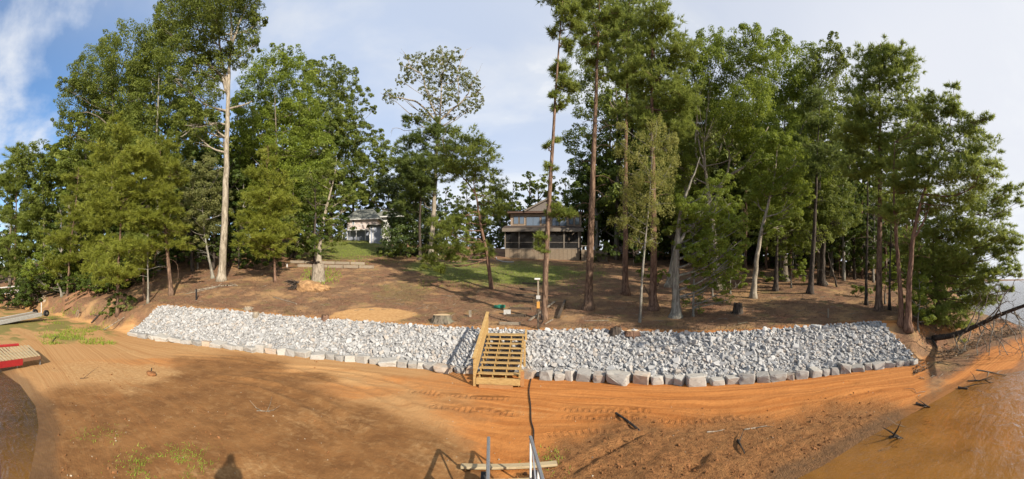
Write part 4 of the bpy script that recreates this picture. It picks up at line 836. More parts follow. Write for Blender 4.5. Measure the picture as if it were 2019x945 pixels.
def rb(seed, h, lo, wid, n, pine=False):
    g = random.Random(seed); o = []
    for i in range(n):
        z = lo + (h - lo) * (i + .5) / n; t = (z - lo) / (h - lo); w = wid * ((1 - t) ** .6 if pine else math.sin(math.pi * min(1, .22 + .78 * t)) ** .6)
        for k in range(3):
            a = g.uniform(0, 6.28); rr = w * g.uniform(.35, .75); o.append((math.cos(a) * rr, math.sin(a) * rr, z + g.uniform(-.3, .3), max(.5, w * .55), max(.45, w * .45) * (.6 if pine else 1)))
    return o
pr = [proto('forest_oak', 'bark_oak', 'leaf_oak', 'leaf', 1, rb(1, 9.6, 1.6, 2.6, 6)), proto('forest_oak', 'bark_dark', 'leaf_forest', 'leaf', 2, rb(2, 9.6, .8, 2.2, 6)),
      proto('forest_gum', 'bark_grey', 'leaf_forest', 'leaf', 3, rb(3, 9.7, 2.4, 2.3, 6)), proto('forest_pine', 'bark_pine', 'needle_dark', 'needle', 4, rb(4, 9.8, 3.0, 1.7, 7, True)),
      proto('forest_pine', 'bark_red', 'needle_green', 'needle', 5, rb(5, 9.8, 4.4, 1.6, 6, True))]
gb = random.Random(99); first = [True] * 5
def woods(spots, label, group):
    for X, r, topY, k in spots:
        b = on_ground(X, r); topz = HC + r * (YH - topY) / FPX; s = max(.3, (topz - b[2]) / 10.0)
        o = pr[k]
        if first[k]: first[k] = False; c = o
        else:
            c = o.copy(); COL.objects.link(c)
            for ch in o.children: d = ch.copy(); d.parent = c; COL.objects.link(d)
        lab = label.replace('%', ['leafy', 'dark leafy', 'slim leafy', 'dark pine', 'green pine'][k])
        tag(c, lab, 'tree', group); c.location = b; c.rotation_euler = (0, 0, gb.uniform(0, 6.28)); c.scale = (s * gb.uniform(.85, 1.15), s * gb.uniform(.85, 1.15), s)
woods([(x, gb.uniform(58, 76), y, gb.choice((0, 1, 1, 2))) for x, y in [(-60,340),(-20,380),(20,330),(60,350),(105,360),(150,260),(195,220),(245,200),(300,190),(350,220),(395,240),(440,250),(480,260),(515,230),(560,210),(605,220),(650,230)]] + [(695,80,275,1),(735,82,315,0),(772,82,345,1)], '% tree deep in the woods behind the left hand oaks', 'trees in the woods behind the left hand oaks')
woods([(x, gb.uniform(50, 57), y, gb.choice((0, 0, 1))) for x, y in [(140,210),(175,160),(215,130),(255,120),(295,130),(335,150),(375,170),(405,180),(470,170),(500,190),(535,170),(575,170),(610,190),(165,300),(240,260),(310,270),(390,280),(475,260),(555,270)]], '% tree filling the gaps between the big left hand oaks', 'trees between the big left hand oaks')
woods([(x, gb.uniform(42, 50), y, gb.choice((0, 0, 1))) for x, y in [(1215,150),(1330,150),(1365,150),(1405,150),(1445,150),(1485,155),(1525,150),(1565,160),(1600,170),(1640,180),(1675,200),(1350,260),(1430,250),(1500,250),(1580,260),(1650,280),(1700,250),(1760,270),(1800,320)]], '% tree filling the gaps between the big right hand oaks', 'trees between the big right hand oaks')
woods([(x, gb.uniform(38, 48), y, gb.choice((1, 1, 2))) for x, y in [(120,400),(150,350),(180,340),(230,330),(280,340),(330,330),(380,320),(420,330),(450,300),(480,330),(530,340),(580,330),(620,350),(160,420),(205,400),(255,390),(300,400),(350,400),(390,410),(470,420),(510,430),(575,430),(255,470)]], '% tree in the shade between the left bank pines and the oaks', 'understorey trees behind the left bank pines')
woods([(x, r, y, k) for x, r, y, k in [(800,78,385,1),(838,80,378,0),(880,76,360,1),(920,78,352,0),(955,80,338,1),(815,74,350,2),(785,76,340,1),(860,84,370,1),(900,84,380,0),(950,70,400,1),(985,74,372,2),(925,60,420,1)]], '% tree beyond the magnolia with open sky above', 'trees beyond the sparse oak')
woods([(x, r, y, k) for x, r, y, k in [(1012,80,352,0),(1045,82,326,1),(1080,80,330,0),(1115,82,340,1),(1150,78,330,1),(1000,84,375,2),(1060,86,345,0)]], '% tree rising behind the house roof', 'trees behind the house')
woods([(x, gb.uniform(50, 68), y, gb.choice((0, 1, 1, 2, 3))) for x, y in [(1160,300),(1180,340),(1215,300),(1250,280),(1300,300),(1345,280),(1390,300),(1430,280),(1475,300),(1520,290),(1560,300),(1600,310),(1640,320),(1680,340),(1715,350),(1175,260),(1205,190),(1245,160),(1285,170),(1325,160),(1370,180),(1410,190),(1450,190),(1490,190),(1530,190),(1570,210),(1610,220),(1650,250),(1690,290),(1730,320),(1770,340)]], '% tree deep in the woods behind the right hand oaks', 'trees in the woods behind the right hand oaks')
woods([(x, gb.uniform(33, 46), y, gb.choice((1, 2, 3, 4, 4))) for x, y in [(1440,330),(1470,360),(1510,370),(1548,350),(1578,360),(1640,340),(1663,330),(1685,340),(1700,380),(1722,380),(1745,390),(1768,400),(1790,380),(1812,420),(1560,420),(1602,440),(1672,430),(1655,470),(1800,470)]], '% tree among the thin trunks of the shady right hand slope', 'thin trees on the shady slope')
woods([(x, gb.uniform(46, 56), y, gb.choice((1, 1, 0))) for x, y in [(1430,470),(1465,465),(1500,480),(1535,470),(1570,480),(1610,480),(1650,490),(1690,500),(1730,510),(1770,520),(1350,470),(1310,470)]], '% low tree closing the view at the back of the shady slope', 'low trees at the back of the shady slope')
tb = proto('forest_bush', 'bark_dark', 'leaf_forest', 'leaf', 6, [(g_.uniform(-2.6, 2.6), g_.uniform(-1.5, 1.5), g_.uniform(.5, 3.2), g_.uniform(.8, 1.2), g_.uniform(.7, 1.1)) for g_ in [random.Random(17)] for _ in range(15)], 3.2, .05, 190)
pr.append(tb); first.append(True)
for x_ in [q for q in range(-60, 800, 44) if q < 610] + list(range(1222, 1900, 26)) + [946, 962, 980, 996] + [628, 655, 676, 700, 722, 745, 770, 795]:
    r_k = gb.uniform(78, 84) if 610 < x_ < 800 else gb.uniform(70, 76) if 900 < x_ < 1000 else gb.uniform(46, 66) if x_ < 800 else gb.uniform(40, 62); b = on_ground(x_, r_k); o = pr[5]
    if first[5]: first[5] = False; c = o
    else:
        c = o.copy(); COL.objects.link(c)
        for ch in o.children: d = ch.copy(); d.parent = c; COL.objects.link(d)
    tag(c, 'dense dark undergrowth bush closing the woods behind the left hand oaks' if x_ < 800 else 'dense dark undergrowth bush at the back of the shady slope', 'bush', 'undergrowth bushes behind the left hand oaks' if x_ < 800 else 'undergrowth bushes at the back of the shady slope')
    s = gb.uniform(.8, 1.3); c.location = b; c.rotation_euler = (0, 0, gb.uniform(0, 6.28)); c.scale = (s, s, s * gb.uniform(.8, 1.3))
for x_ in range(1236, 1890, 21):
    b = on_ground(x_, gb.uniform(60, 74)); o = pr[5]; c = o.copy(); COL.objects.link(c)
    for ch in o.children: d = ch.copy(); d.parent = c; COL.objects.link(d)
    tag(c, 'tall green thicket bush far back between the trunks of the shady slope', 'bush', 'thicket bushes far back on the shady slope'); s = gb.uniform(1.5, 2.3); c.location = b; c.rotation_euler = (0, 0, gb.uniform(0, 6.28)); c.scale = (s, s, s)
for x_, r_k, s in [(15,47,1.2),(48,46,1.1),(75,45,1.0),(105,44,1.1),(128,43,1.0),(150,40,.9),(172,39,1.0),(195,37,.9),(212,36.5,1.0),(235,36,.9),(258,37,1.0),(280,38,1.0),(305,40,1.0),(330,42,1.1),(355,44,1.1),(385,46,1.1),(480,44,.8),(505,43,.8)]:
    b = on_ground(x_, r_k); o = pr[5]; c = o.copy(); COL.objects.link(c)
    for ch in o.children: d = ch.copy(); d.parent = c; COL.objects.link(d)
    tag(c, 'dense green undergrowth bush in the shade of the yellow green pines', 'bush', 'undergrowth bushes under the left bank pines'); s *= gb.uniform(.75, 1.05)
    c.location = b; c.rotation_euler = (0, 0, gb.uniform(0, 6.28)); c.scale = (s, s, s * gb.uniform(.7, 1.1))
for o, f_ in zip(pr, first):
    if f_:
        for ch in list(o.children): bpy.data.objects.remove(ch)
        bpy.data.objects.remove(o)

# ---- shrubs
def shrub(name, label, X, Y, blobs, leaf, r=None, dens=1.2, size=.9, group=None, cat='shrub'):
    g = np.random.default_rng(hash_s(label) % 9999)
    if r is None: b, r = ground_hit(X, Y)
    else: b = on_ground(X, r)
    root = tag(empty(name, b), label, cat, group); B = [(P(x, y, r + g.normal() * R_ / FPX * r * .4), R_ * r / FPX, R_ * r / FPX * .8) for x, y, R_ in blobs]
    v, f, t = crown_leaf(B, [max(20, dens * q[2] ** 2) for q in blobs], .007 * r * size, g); mesh_obj('foliage', v, f, MATS[leaf], root, b, t)
    mb = MB()
    for c, a, e in B: mb.tube([b - np.array([0, 0, .05]), (b + c) / 2 + g.normal(0, .06, 3), c], [.03, .02, .008], 4, False)
    mb.build('stem', MATS['bark_dark'], root, b); return root
shrub('bush', 'glossy green bush at the sunny foot of the magnolia', 775, 508, [(770,496,14),(790,494,14),(755,500,10),(808,498,10)], 'leaf_oak')
shrub('bush', 'light green bush at the left corner of the porch', 948, 520, [(945,500,12),(958,506,11),(938,508,9),(950,490,8)], 'leaf_oak')
shrub('bush', 'dry twiggy bush before the side deck', 1180, 517, [(1178,500,11),(1170,507,8),(1190,506,8)], 'leaf_grey')
shrub('bush', 'dark shrub under the small cedar like pine', 512, 532, [(500,515,20),(525,510,20),(485,522,14),(548,518,14)], 'leaf_forest')
shrub('bush', 'dark shrub behind the bright lawn at the woods edge', 585, 508, [(580,490,16),(600,492,14),(565,494,12)], 'leaf_oak')
shrub('bush', 'sprawling bush over the eroded bank below the twin pines', 240, 610, [(232,590,14),(250,585,12),(215,596,12),(262,592,9),(228,612,8)], 'leaf_forest')
shrub('bush', 'leafy shrub on the bank above the brown steps', 175, 572, [(165,560,14),(180,556,14),(150,562,12)], 'leaf_oak')
shrub('bush', 'low shrub at the dark foot of the left bank', 222, 622, [(215,612,11),(230,614,11),(205,618,8)], 'leaf_oak')
shrub('bush', 'dry brush spilling over the eroded left bank', 252, 612, [(250,602,11),(262,606,9),(240,606,10)], 'leaf_grey')
shrub('bush', 'green shrub behind the white footbridge rubble', 85, 566, [(75,555,14),(95,555,14),(58,556,12)], 'leaf_oak')
shrub('bush', 'leafy sapling growth hanging between the pale sapling and third pine', 1285, 592, [(1262,540,12),(1285,536,14),(1308,540,12),(1295,550,9)], 'leaf_bright')
for i_, (X0, Y0, ys) in enumerate([(1405,585,(470,500,530)),(1440,580,(500,530,550)),(1810,652,(560,590,620)),(1745,600,(520,545,560)),(1560,568,(490,515,540))]):
    tree('young_tree', ['low bright young tree behind the maple sapling', 'low bright young tree beside the dark jagged stump', 'young leafy tree at the edge of the eroded bank', 'young leafy tree among the thin pine stems', 'young leafy tree between two dark trunks on the slope'][i_], (X0, Y0), [(X0, Y0 - 25), (X0 + 4, ys[1]), (X0 + 2, ys[0] - 10)], .05, 'bark_grey',
         [(X0 + a, y + b, 15) for y in ys for a, b in ((-14, 0), (8, -8), (20, 6))], 'leaf_bright', dens=1.1, auto=.5, depth=.6, size=.9)
shrub('bush', 'light green seedling bush on the shady slope', 1425, 560, [(1420,548,10),(1432,550,9)], 'leaf_bright')
shrub('bush', 'low green bush between the slanting grey trunk and dark oak', 1510, 556, [(1502,545,10),(1514,548,9)], 'leaf_oak')
shrub('bush', 'dense green bush at the foot of the red stemmed pines', 1815, 640, [(1805,622,16),(1822,628,16),(1812,606,14),(1835,632,12)], 'leaf_oak')
shrub('bush', 'green brush behind the thin stems at the riprap end', 1690, 585, [(1680,570,12),(1698,572,12),(1712,576,10)], 'leaf_oak')
shrub('bush', 'bright shrub beside the brown wooden steps', 190, 585, [(195,570,14),(210,580,10),(182,592,8),(222,566,12)], 'leaf_bright')

# ================================================================= BUILT THINGS
def part(name, mat, root, *boxes, label=None, beams=(), smooth=False):
    mb = MB()
    for lo, hi in boxes: mb.box([min(a, b) for a, b in zip(lo, hi)], [max(a, b) for a, b in zip(lo, hi)])
    for q in beams: mb.beam(*q[:4], **(q[4] if len(q) > 4 else {}))
    o = mb.build(name, MATS[mat], root, smooth=smooth)
    if label: o['label'] = label
    return o
def frame_at(name, X, Y=None, r=None, yaw=0.0):
    if r is None: b, r = ground_hit(X, Y)
    else: b = on_ground(X, r)
    a = (X - CX) / FPX
    return empty(name, b, -a + yaw), b, r

# ---- house with the screened porch (local: x right, y away, z up)
hs, hb, hr = frame_at('lake_house', 1069, 511)
tag(hs, 'brown two storey lake house with a dark screened porch and front gable', 'house')
def hu(X, v=0.0): return (hr + v) * math.tan((X - 1069) / FPX)
def hz(Y, v=0.0): return HC + (hr + v) * (YH - Y) / FPX - hb[2]
u0, u1 = hu(996), hu(1143); zs, zf = hz(491), hz(457)
part('porch_floor', 'tan_trim', hs, ((u0, .05, zs - .12), (u1, 4.0, zs)))
n = 18
for i in range(n):
    a = u0 + (u1 - u0) * i / n; b = u0 + (u1 - u0) * (i + 1) / n
    part('skirt_board', 'tan_board', hs, ((a + .012, -.03 - .008 * (i % 2), -.8), (b - .012, .03, zs - .01)))
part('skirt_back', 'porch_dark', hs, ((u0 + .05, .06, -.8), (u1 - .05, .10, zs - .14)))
part('porch_rail', 'tan_trim', hs, ((u0, -.06, zs), (u1, .05, zs + .10)))
px_ = [996, 1023.5, 1053, 1082.5, 1112, 1141]
for i, X in enumerate(px_): part('porch_post', 'tan_trim', hs, ((hu(X) - .08, -.07, zs + .10), (hu(X) + .08, .07, zf)))
for i in range(5):
    a, b = hu(px_[i]) + .08, hu(px_[i + 1]) - .08
    part('screen_panel', 'screen_mesh', hs, ((a, -.006, zs + .10), (b, .006, zf)))
    part('screen_bar', 'tan_trim', hs, ((a, -.03, hz(478) - .03), (b, .02, hz(478) + .03)))
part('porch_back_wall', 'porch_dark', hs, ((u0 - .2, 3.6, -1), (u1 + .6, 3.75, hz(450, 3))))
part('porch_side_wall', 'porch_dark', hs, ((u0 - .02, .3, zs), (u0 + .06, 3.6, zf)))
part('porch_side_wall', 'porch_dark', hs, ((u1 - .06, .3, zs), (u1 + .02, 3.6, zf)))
for a, b in [(1092, 1100), (1106, 1113), (1118, 1128), (1132, 1142), (1060, 1072)]:
    w_ = part('inner_window', 'white_paint', hs, ((hu(a, 3.4), 3.5, zs + .7), (hu(b, 3.4), 3.56, zs + 2.0)))
    part('pane', 'glass', w_, ((hu(a, 3.4) + .08, 3.485, zs + .78), (hu(b, 3.4) - .08, 3.51, zs + 1.33)), ((hu(a, 3.4) + .08, 3.485, zs + 1.40), (hu(b, 3.4) - .08, 3.51, zs + 1.92)))
# porch roof
mb = MB(); z0, z1 = hz(451), hz(446, 3)
mb.add([(u0-.35,-.45,z0-.05),(u1+.45,-.45,z0-.05),(u1+.45,3.2,z1),(u0-.35,3.2,z1),(u0-.35,-.45,z0+.06),(u1+.45,-.45,z0+.06),(u1+.45,3.2,z1+.12),(u0-.35,3.2,z1+.12)], [(3,2,1,0),(4,5,6,7),(0,1,5,4),(1,2,6,5),(2,3,7,6),(3,0,4,7)])
mb.build('porch_roof', MATS['dark_roof'], hs)
part('porch_fascia', 'tan_trim', hs, ((u0 - .36, -.50, zf - .02), (u1 + .46, -.451, z0 + .03)))
# upper storey
a, b = hu(1007, 3.3), hu(1146, 3.3); zt_ = hz(421, 3.3)
part('wall', 'house_siding', hs, ((a, 3.3, 1.0), (b, 12.0, zt_)))
for k in range(6):
    zz = z1 + .14 + k * (zt_ - z1 - .2) / 6
    part('siding_course', 'house_siding', hs, ((a - .02, 3.272 + .004 * (k % 2), zz), (b + .02, 3.299, zz + (zt_ - z1 - .2) / 6 - .02)))
def window(Xa, Xb, Ya, Yb, bars=1):
    x0, x1, q1, q0 = hu(Xa, 3.2), hu(Xb, 3.2), hz(Ya, 3.2), hz(Yb, 3.2); t = .06
    w_ = part('window', 'tan_trim', hs, ((x0 - t, 3.20, q0 - t), (x0, 3.27, q1 + t)), ((x1, 3.20, q0 - t), (x1 + t, 3.27, q1 + t)), ((x0, 3.20, q0 - t), (x1, 3.27, q0)), ((x0, 3.20, q1), (x1, 3.27, q1 + t)))
    for i in range(bars):
        pa = x0 + (x1 - x0) * i / bars + .02; pb = x0 + (x1 - x0) * (i + 1) / bars - .02
        part('pane', 'glass', w_, ((pa, 3.235, q0 + .01), (pb, 3.262, q1 - .01)))
    return w_
for q in [(1013,1022,427,441,1),(1025,1033,427,441,1),(1038,1064,428,446.5,2),(1068,1076,427,441,1),(1089,1102,429,447,1),(1104,1117,429,447,1),(1122,1130,428,442,1),(1134,1142,428,442,1)]: window(*q)
part('eave', 'brown_trim', hs, ((hu(1000, 3), 2.55, hz(421, 3)), (hu(1148, 3), 12.4, hz(417.5, 3))))
mb = MB(); ea, eb = hu(1000, 3), hu(1148, 3); ez = hz(417.4, 3)
mb.add([(ea,2.5,ez),(eb,2.5,ez),(eb,12.5,ez),(ea,12.5,ez),(ea+1.2,5.2,ez+.42),(eb-1.2,5.2,ez+.42),(eb-1.2,10,ez+.42),(ea+1.2,10,ez+.42)], [(0,1,5,4),(1,2,6,5),(2,3,7,6),(3,0,4,7),(4,5,6,7),(3,2,1,0)]); mb.build('roof', MATS['dark_roof'], hs)
ga, gb_, gc, gh = hu(1037, 2.65), hu(1123, 2.65), hu(1080, 2.65), hz(392.5, 2.65)
mb = MB(); gz0 = ez + .02
mb.add([(ga,2.65,gz0),(gb_,2.65,gz0),(gc,2.65,gh-.1),(ga,7.5,gz0),(gb_,7.5,gz0),(gc,7.5,gh-.1)], [(0,1,2),(5,4,3),(0,3,4,1)]); mb.build('gable', MATS['gable_siding'], hs)
for sgn, e in ((1, ga), (-1, gb_)):
    part('gable_roof', 'dark_roof', hs, beams=[((e - .25 * sgn, 5.0, gz0 - .02), (gc, 5.0, gh + .05), 5.2, .10)])
    part('gable_trim', 'tan_trim', hs, beams=[((e - .2 * sgn, 2.36, gz0 - .03), (gc, 2.36, gh), .06, .22)])
# side deck at the right
da, db = hu(1145), hu(1196)
for i in range(8):
    a = da + (db - da) * i / 8; b = da + (db - da) * (i + 1) / 8
    part('deck_board', 'tan_board', hs, ((a + .012, -.65 - .006 * (i % 2), -.9), (b - .012, -.58, hz(493))))
for X in (1147, 1171, 1195): part('deck_post', 'tan_trim', hs, ((hu(X) - .06, -.57, -.9), (hu(X) + .06, -.45, hz(484))))
part('deck_rail', 'tan_trim', hs, ((da, -.56, hz(486)), (db, -.44, hz(484.5))))
part('deck_floor', 'tan_trim', hs, ((da, -.4, hz(496)), (db, 4.0, hz(495))))
# rounded kerb of the bed at the left corner of the house
k_, kb_, kr_ = frame_at('garden_border', 988, 516); tag(k_, 'pale curved concrete border on the grass before the porch corner', 'garden border')
pts = [Vector(ground_hit(X, Y)[0]) - Vector(kb_) + Vector((0, 0, .06)) for X, Y in [(978,509),(980,513),(985,515),(992,517),(1001,518),(1013,518)]]
o = MB().tube(spline(pts, 4), .07, 6).build('edging', MATS['concrete'], None); o.parent = k_; k_.rotation_euler = (0, 0, 0)
# far small building right of the porch
g0, gb0, gr0 = frame_at('cabin', 1226, None, 60); tag(g0, 'small sunlit tan cabin wall glimpsed between trunks right of the porch', 'cabin')
part('wall', 'house_siding', g0, ((-1.6, 0, -.5), (1.6, 3, 2.3))); part('roof', 'dark_roof', g0, beams=[((-2, 1.5, 2.35), (2, 1.5, 2.35), 3.8, .12)]); part('door', 'white_paint', g0, ((-.5, -.04, 0), (.3, -.002, 1.9)))

# ---- pink cottage, its shed and the neighbour roof
ct, cb, cr = frame_at('cottage', 712, None, 66, R(-14)); tag(ct, 'pale pink cottage with grey hip roof and a white deck and stairs', 'cottage')
s = cr / FPX
def cz(Y, v=0): return HC + (cr + v) * (YH - Y) / FPX - cb[2]
def cu(X, v=0): return (cr + v) * math.tan((X - 712) / FPX)
za, zb2 = cz(455), cz(433)
part('wall', 'pink_siding', ct, ((cu(684), 0, za), (cu(744), 6, zb2)))
part('foundation', 'grey_siding', ct, ((cu(684) + .1, .1, -1.2), (cu(744) - .1, 5.9, za - .002)))
for k in range(5): part('siding_course', 'pink_siding', ct, ((cu(684) - .02, -.03 + .004 * (k % 2), za + k * (zb2 - za) / 5), (cu(744) + .02, -.001, za + (k + 1) * (zb2 - za) / 5 - .02)))
mb = MB(); x0, x1 = cu(682) - .3, cu(747) + .3; zr = cz(413, 3)
mb.add([(x0,-.6,zb2),(x1,-.6,zb2),(x1,6.6,zb2),(x0,6.6,zb2),(cu(694),3,zr),(cu(730),3,zr)], [(0,1,5,4),(1,2,5),(2,3,4,5),(3,0,4),(3,2,1,0)]); mb.build('roof', MATS['shingle_roof'], ct)
part('gutter', 'white_paint', ct, ((x0 - .05, -.72, zb2 - .12), (x1 + .05, -.605, zb2 + .03)))
w_ = part('window', 'white_paint', ct, ((cu(694), -.09, cz(444)), (cu(699), -.035, cz(435))))
part('pane', 'glass', w_, ((cu(694) + .08, -.10, cz(443.3)), (cu(699) - .08, -.091, cz(440))), ((cu(694) + .08, -.10, cz(439.3)), (cu(699) - .08, -.091, cz(435.8))))
part('deck', 'white_paint', ct, ((cu(678), -1.5, za - .1), (cu(728), -.1, za + .05)))
for X in (678, 688, 706, 724): part('deck_leg', 'white_paint', ct, ((cu(X) - .06, -1.45, za - 2.2), (cu(X) + .06, -1.33, za - .1)))
for X in (680, 692, 705, 716, 727): part('rail_post', 'white_paint', ct, ((cu(X) - .04, -1.5, za + .05), (cu(X) + .04, -1.42, za + .95)))
part('rail', 'white_paint', ct, ((cu(692), -1.52, za + .9), (cu(727), -1.42, za + .98)))
st0, st1 = Vector((cu(688), -1.7, za)), Vector((cu(700), -3.6, za - 1.6))
part('stringer', 'grey_metal', ct, beams=[(st0, st1, .06, .25)]); part('handrail', 'grey_metal', ct, beams=[(st0 + Vector((0, 0, .95)), st1 + Vector((0, 0, .95)), .06, .09), (st0, st0 + Vector((0, 0, .95)), .07, .07), (st1 - Vector((0,0,.4)), st1 + Vector((0, 0, .95)), .07, .07)])
for k in range(6): 
    q = st0.lerp(st1, (k + .5) / 6); part('step', 'grey_metal', ct, ((q.x - 1.1, q.y - .15, q.z), (q.x, q.y + .15, q.z + .05)))
sh, sb_, sr = frame_at('shed', 740, None, 61, R(6)); tag(sh, 'small blue grey shed with flat roof below the pink cottage', 'shed')
def sz(Y): return HC + sr * (YH - Y) / FPX - sb_[2]
def su(X): return sr * math.tan((X - 740) / FPX)
part('wall', 'grey_siding', sh, ((su(729), 0, -.5), (su(754), 2.4, sz(446)))); part('roof', 'shingle_roof', sh, beams=[((su(724), 1.0, sz(444.6)), (su(758), 1.0, sz(444.2)), 3.4, .12)])
part('trim', 'white_paint', sh, ((su(729) - .05, -.05, -.4), (su(729) + .12, -.002, sz(446.4))), ((su(734.5), -.04, -.4), (su(736), -.002, sz(446.4))))
part('door', 'grey_siding', sh, ((su(737), -.03, -.3), (su(750), -.003, sz(449))))
nh, nb0, nr = frame_at('neighbour_house', 768, None, 74, R(-10)); tag(nh, 'grey roofed white house half hidden behind the magnolia', 'house')
def nz(Y): return HC + nr * (YH - Y) / FPX - nb0[2]
def nu(X): return nr * math.tan((X - 768) / FPX)
part('wall', 'white_paint', nh, ((nu(746), 0, -.5), (nu(766), 7, nz(429))))
mb = MB(); mb.add([(nu(733),-.7,nz(428)),(nu(806),-.7,nz(428)),(nu(806),7.5,nz(428)),(nu(733),7.5,nz(428)),(nu(757),3,nz(404)),(nu(795),3,nz(404))], [(0,1,5,4),(1,2,5),(2,3,4,5),(3,0,4),(3,2,1,0)]); mb.build('roof', MATS['shingle_roof'], nh)
part('gutter', 'white_paint', nh, ((nu(732), -.82, nz(429.4)), (nu(806), -.705, nz(427.6))))

# ---- new wooden staircase over the riprap
a0, a1 = (982 - CX) / FPX, (998.5 - CX) / FPX; rA, rB = 13.15, 16.15
pA = Vector((rA * math.sin(a0), rA * math.cos(a0), 0)); pB = Vector((rB * math.sin(a1), rB * math.cos(a1), 0))
stz = HC + rB * (YH - 659) / FPX; run = (pB - pA).length
sr_ = tag(empty('wooden_staircase', (pA.x, pA.y, 0), math.atan2(pB.y - pA.y, pB.x - pA.x) - math.pi / 2), 'new yellow timber staircase with one handrail climbing over the riprap', 'staircase')
hw = .80; N = 10; zb0 = .12; rise = (stz - zb0) / N; tr_ = run / N
for i in range(4):
    x = -hw + .04 + (2 * hw - .08) * i / 3; mb = MB(); pr_ = [(0, zb0 - .02)]
    for k in range(N): pr_ += [(k * tr_ + .02, zb0 + (k + 1) * rise - .045), ((k + 1) * tr_ + .02, zb0 + (k + 1) * rise - .045)]
    low_ = [(run + .02, stz - .50), (.42, zb0 - .10), (.0, zb0 - .10)]
    ring = [(0, zb0 - .10)] + pr_[1:] + low_[:2]
    v = [(x - .02, y, z) for y, z in ring] + [(x + .02, y, z) for y, z in ring]; q = len(ring)
    f = [tuple(range(q)), tuple(range(2*q-1, q-1, -1))] + [((j+1) % q, j, j+q, (j+1) % q+q) for j in range(q)]
    mb.add(v, f); mb.build('stringer', MATS['new_lumber'], sr_)
for k in range(N):
    z = zb0 + (k + 1) * rise; y = k * tr_
    part('tread', 'new_lumber', sr_, beams=[((-hw - .03, y + .065, z - .02), (hw + .03, y + .065, z - .02), .135, .038, {'b0': .005})])
    part('tread', 'new_lumber', sr_, beams=[((-hw - .03, y + .212, z - .022), (hw + .03, y + .212, z - .022), .135, .038, {'b0': .005})])
part('landing_board', 'new_lumber', sr_, beams=[((-hw - .05, run + .12, stz - .018), (hw + .05, run + .12, stz - .018), .24, .04, {'b0': .005})])
part('front_board', 'new_lumber', sr_, beams=[((-hw - .02, -.045, .19), (hw + .02, -.045, .19), .04, .235, {'b0': .005})])
part('base_board', 'orange_lumber', sr_, beams=[((-hw + .12, -.16, .03), (hw - .24, -.16, .03), .14, .15, {'b0': .006})])
part('newel_post', 'new_lumber', sr_, beams=[((-hw - .085, -.03, -.15), (-hw - .085, -.03, 1.10), .09, .09, {'b0': .006, 'up': (0, 1, 0)})])
part('newel_post', 'new_lumber', sr_, beams=[((-hw - .085, run + .05, stz - .6), (-hw - .085, run + .05, stz + .93), .09, .09, {'b0': .006, 'up': (0, 1, 0)})])
part('handrail', 'new_lumber', sr_, beams=[((-hw - .085, -.16, 1.06), (-hw - .085, run + .10, stz + .98), .14, .04, {'b0': .006})])
part('lower_rail', 'new_lumber', sr_, beams=[((-hw - .085, 0.02, .30), (-hw - .085, run + .0, stz + .20), .04, .09, {'b0': .005})])
for i in range(16):
    t = (i + .7) / 16.4; y = t * run; zz = .30 + (stz - .10) * t
    part('baluster', 'new_lumber', sr_, beams=[((-hw - .085, y, zz + .0), (-hw - .085, y, zz + .68), .036, .036, {'up': (0, 1, 0)})])
for y, zt2 in ((.10, .62), (run * .62, stz * .62 + .46), (run + .08, stz + .22)):
    part('side_post', 'new_lumber', sr_, beams=[((hw + .085, y, max(-.1, zt2 - 1.1)), (hw + .085, y, zt2), .09, .09, {'b0': .006, 'up': (0, 1, 0)})])
part('brace', 'orange_lumber', sr_, beams=[((hw + .10, .03, .02), (hw + .10, .03, .58), .14, .04, {'up': (0, 1, 0)})])

# ---- path of timber steps above the staircase
for i, (X0, X1, Y) in enumerate([(984,1026,640),(999,1036,624),(1006,1047,610),(1012,1050,596),(1017,1056,583),(1024,1062,571),(1030,1068,560)]):
    (p0, _), (p1, _) = ground_hit(X0, Y), ground_hit(X1, Y + 1); c = (p0 + p1) / 2
    t = tag(empty('timber_step', c), ['lowest grey timber step just above the new staircase', 'second timber step up the bank beside the green hose', 'third timber step up the bank beside the lamp post', 'fourth timber step up the bank above the green hose', 'fifth timber step up the bank in the fallen leaves', 'sixth timber step up the bank below the lawn edge', 'topmost timber step at the edge of the lawn'][i], 'step', 'timber steps set in the bank')
    d = Vector(p1 - p0); part('timber', 'old_lumber' if i == 0 else 'dark_timber', t, beams=[(Vector(p0 - c) + Vector((0, 0, .05)), Vector(p1 - c) + Vector((0, 0, .05)), .14, .15, {'b0': .012})])
    for e in (p0, p1): part('stake', 'dark_timber', t, beams=[(Vector(e - c) + Vector((0, -.09, -.1)), Vector(e - c) + Vector((0, -.09, .17)), .04, .04, {'up': (0, 1, 0)})])

# ---- lamp post with meter boxes
lp, lb, lr = frame_at('lamp_post', 1061, 649); tag(lp, 'grey lamp and power post with small boxes beside the slim pine', 'lamp post')
ls = lr / FPX
part('pole', 'old_lumber', lp, beams=[((0, 0, -.2), (0, 0, 99 * ls), .085, .085, {'b0': .008, 'up': (0, 1, 0)})])
part('lamp_head', 'white_paint', lp, beams=[((-.17, -.05, 98.5 * ls), (.10, -.05, 98.5 * ls), .12, .085, {'b0': .015})])
part('meter_box', 'concrete', lp, beams=[((0, -.09, 59 * ls), (0, -.09, 66 * ls), .20, .09, {'b0': .012, 'up': (0, 1, 0)})])
part('outlet_box', 'orange_plastic', lp, beams=[((0, -.09, 41 * ls), (0, -.09, 54 * ls), .15, .09, {'b0': .012, 'up': (0, 1, 0)})])
mb = MB(); g = random.Random(2)
for k in range(5): mb.tube(spline([(-.06 + .035 * k, -.07, 41 * ls), (-.1 + .07 * k, -.12 + g.uniform(-.05, .05), 28 * ls), (-.02 + .05 * k, -.10, 14 * ls), (-.05 + .03 * k, -.07, 0)], 4), .011, 5)
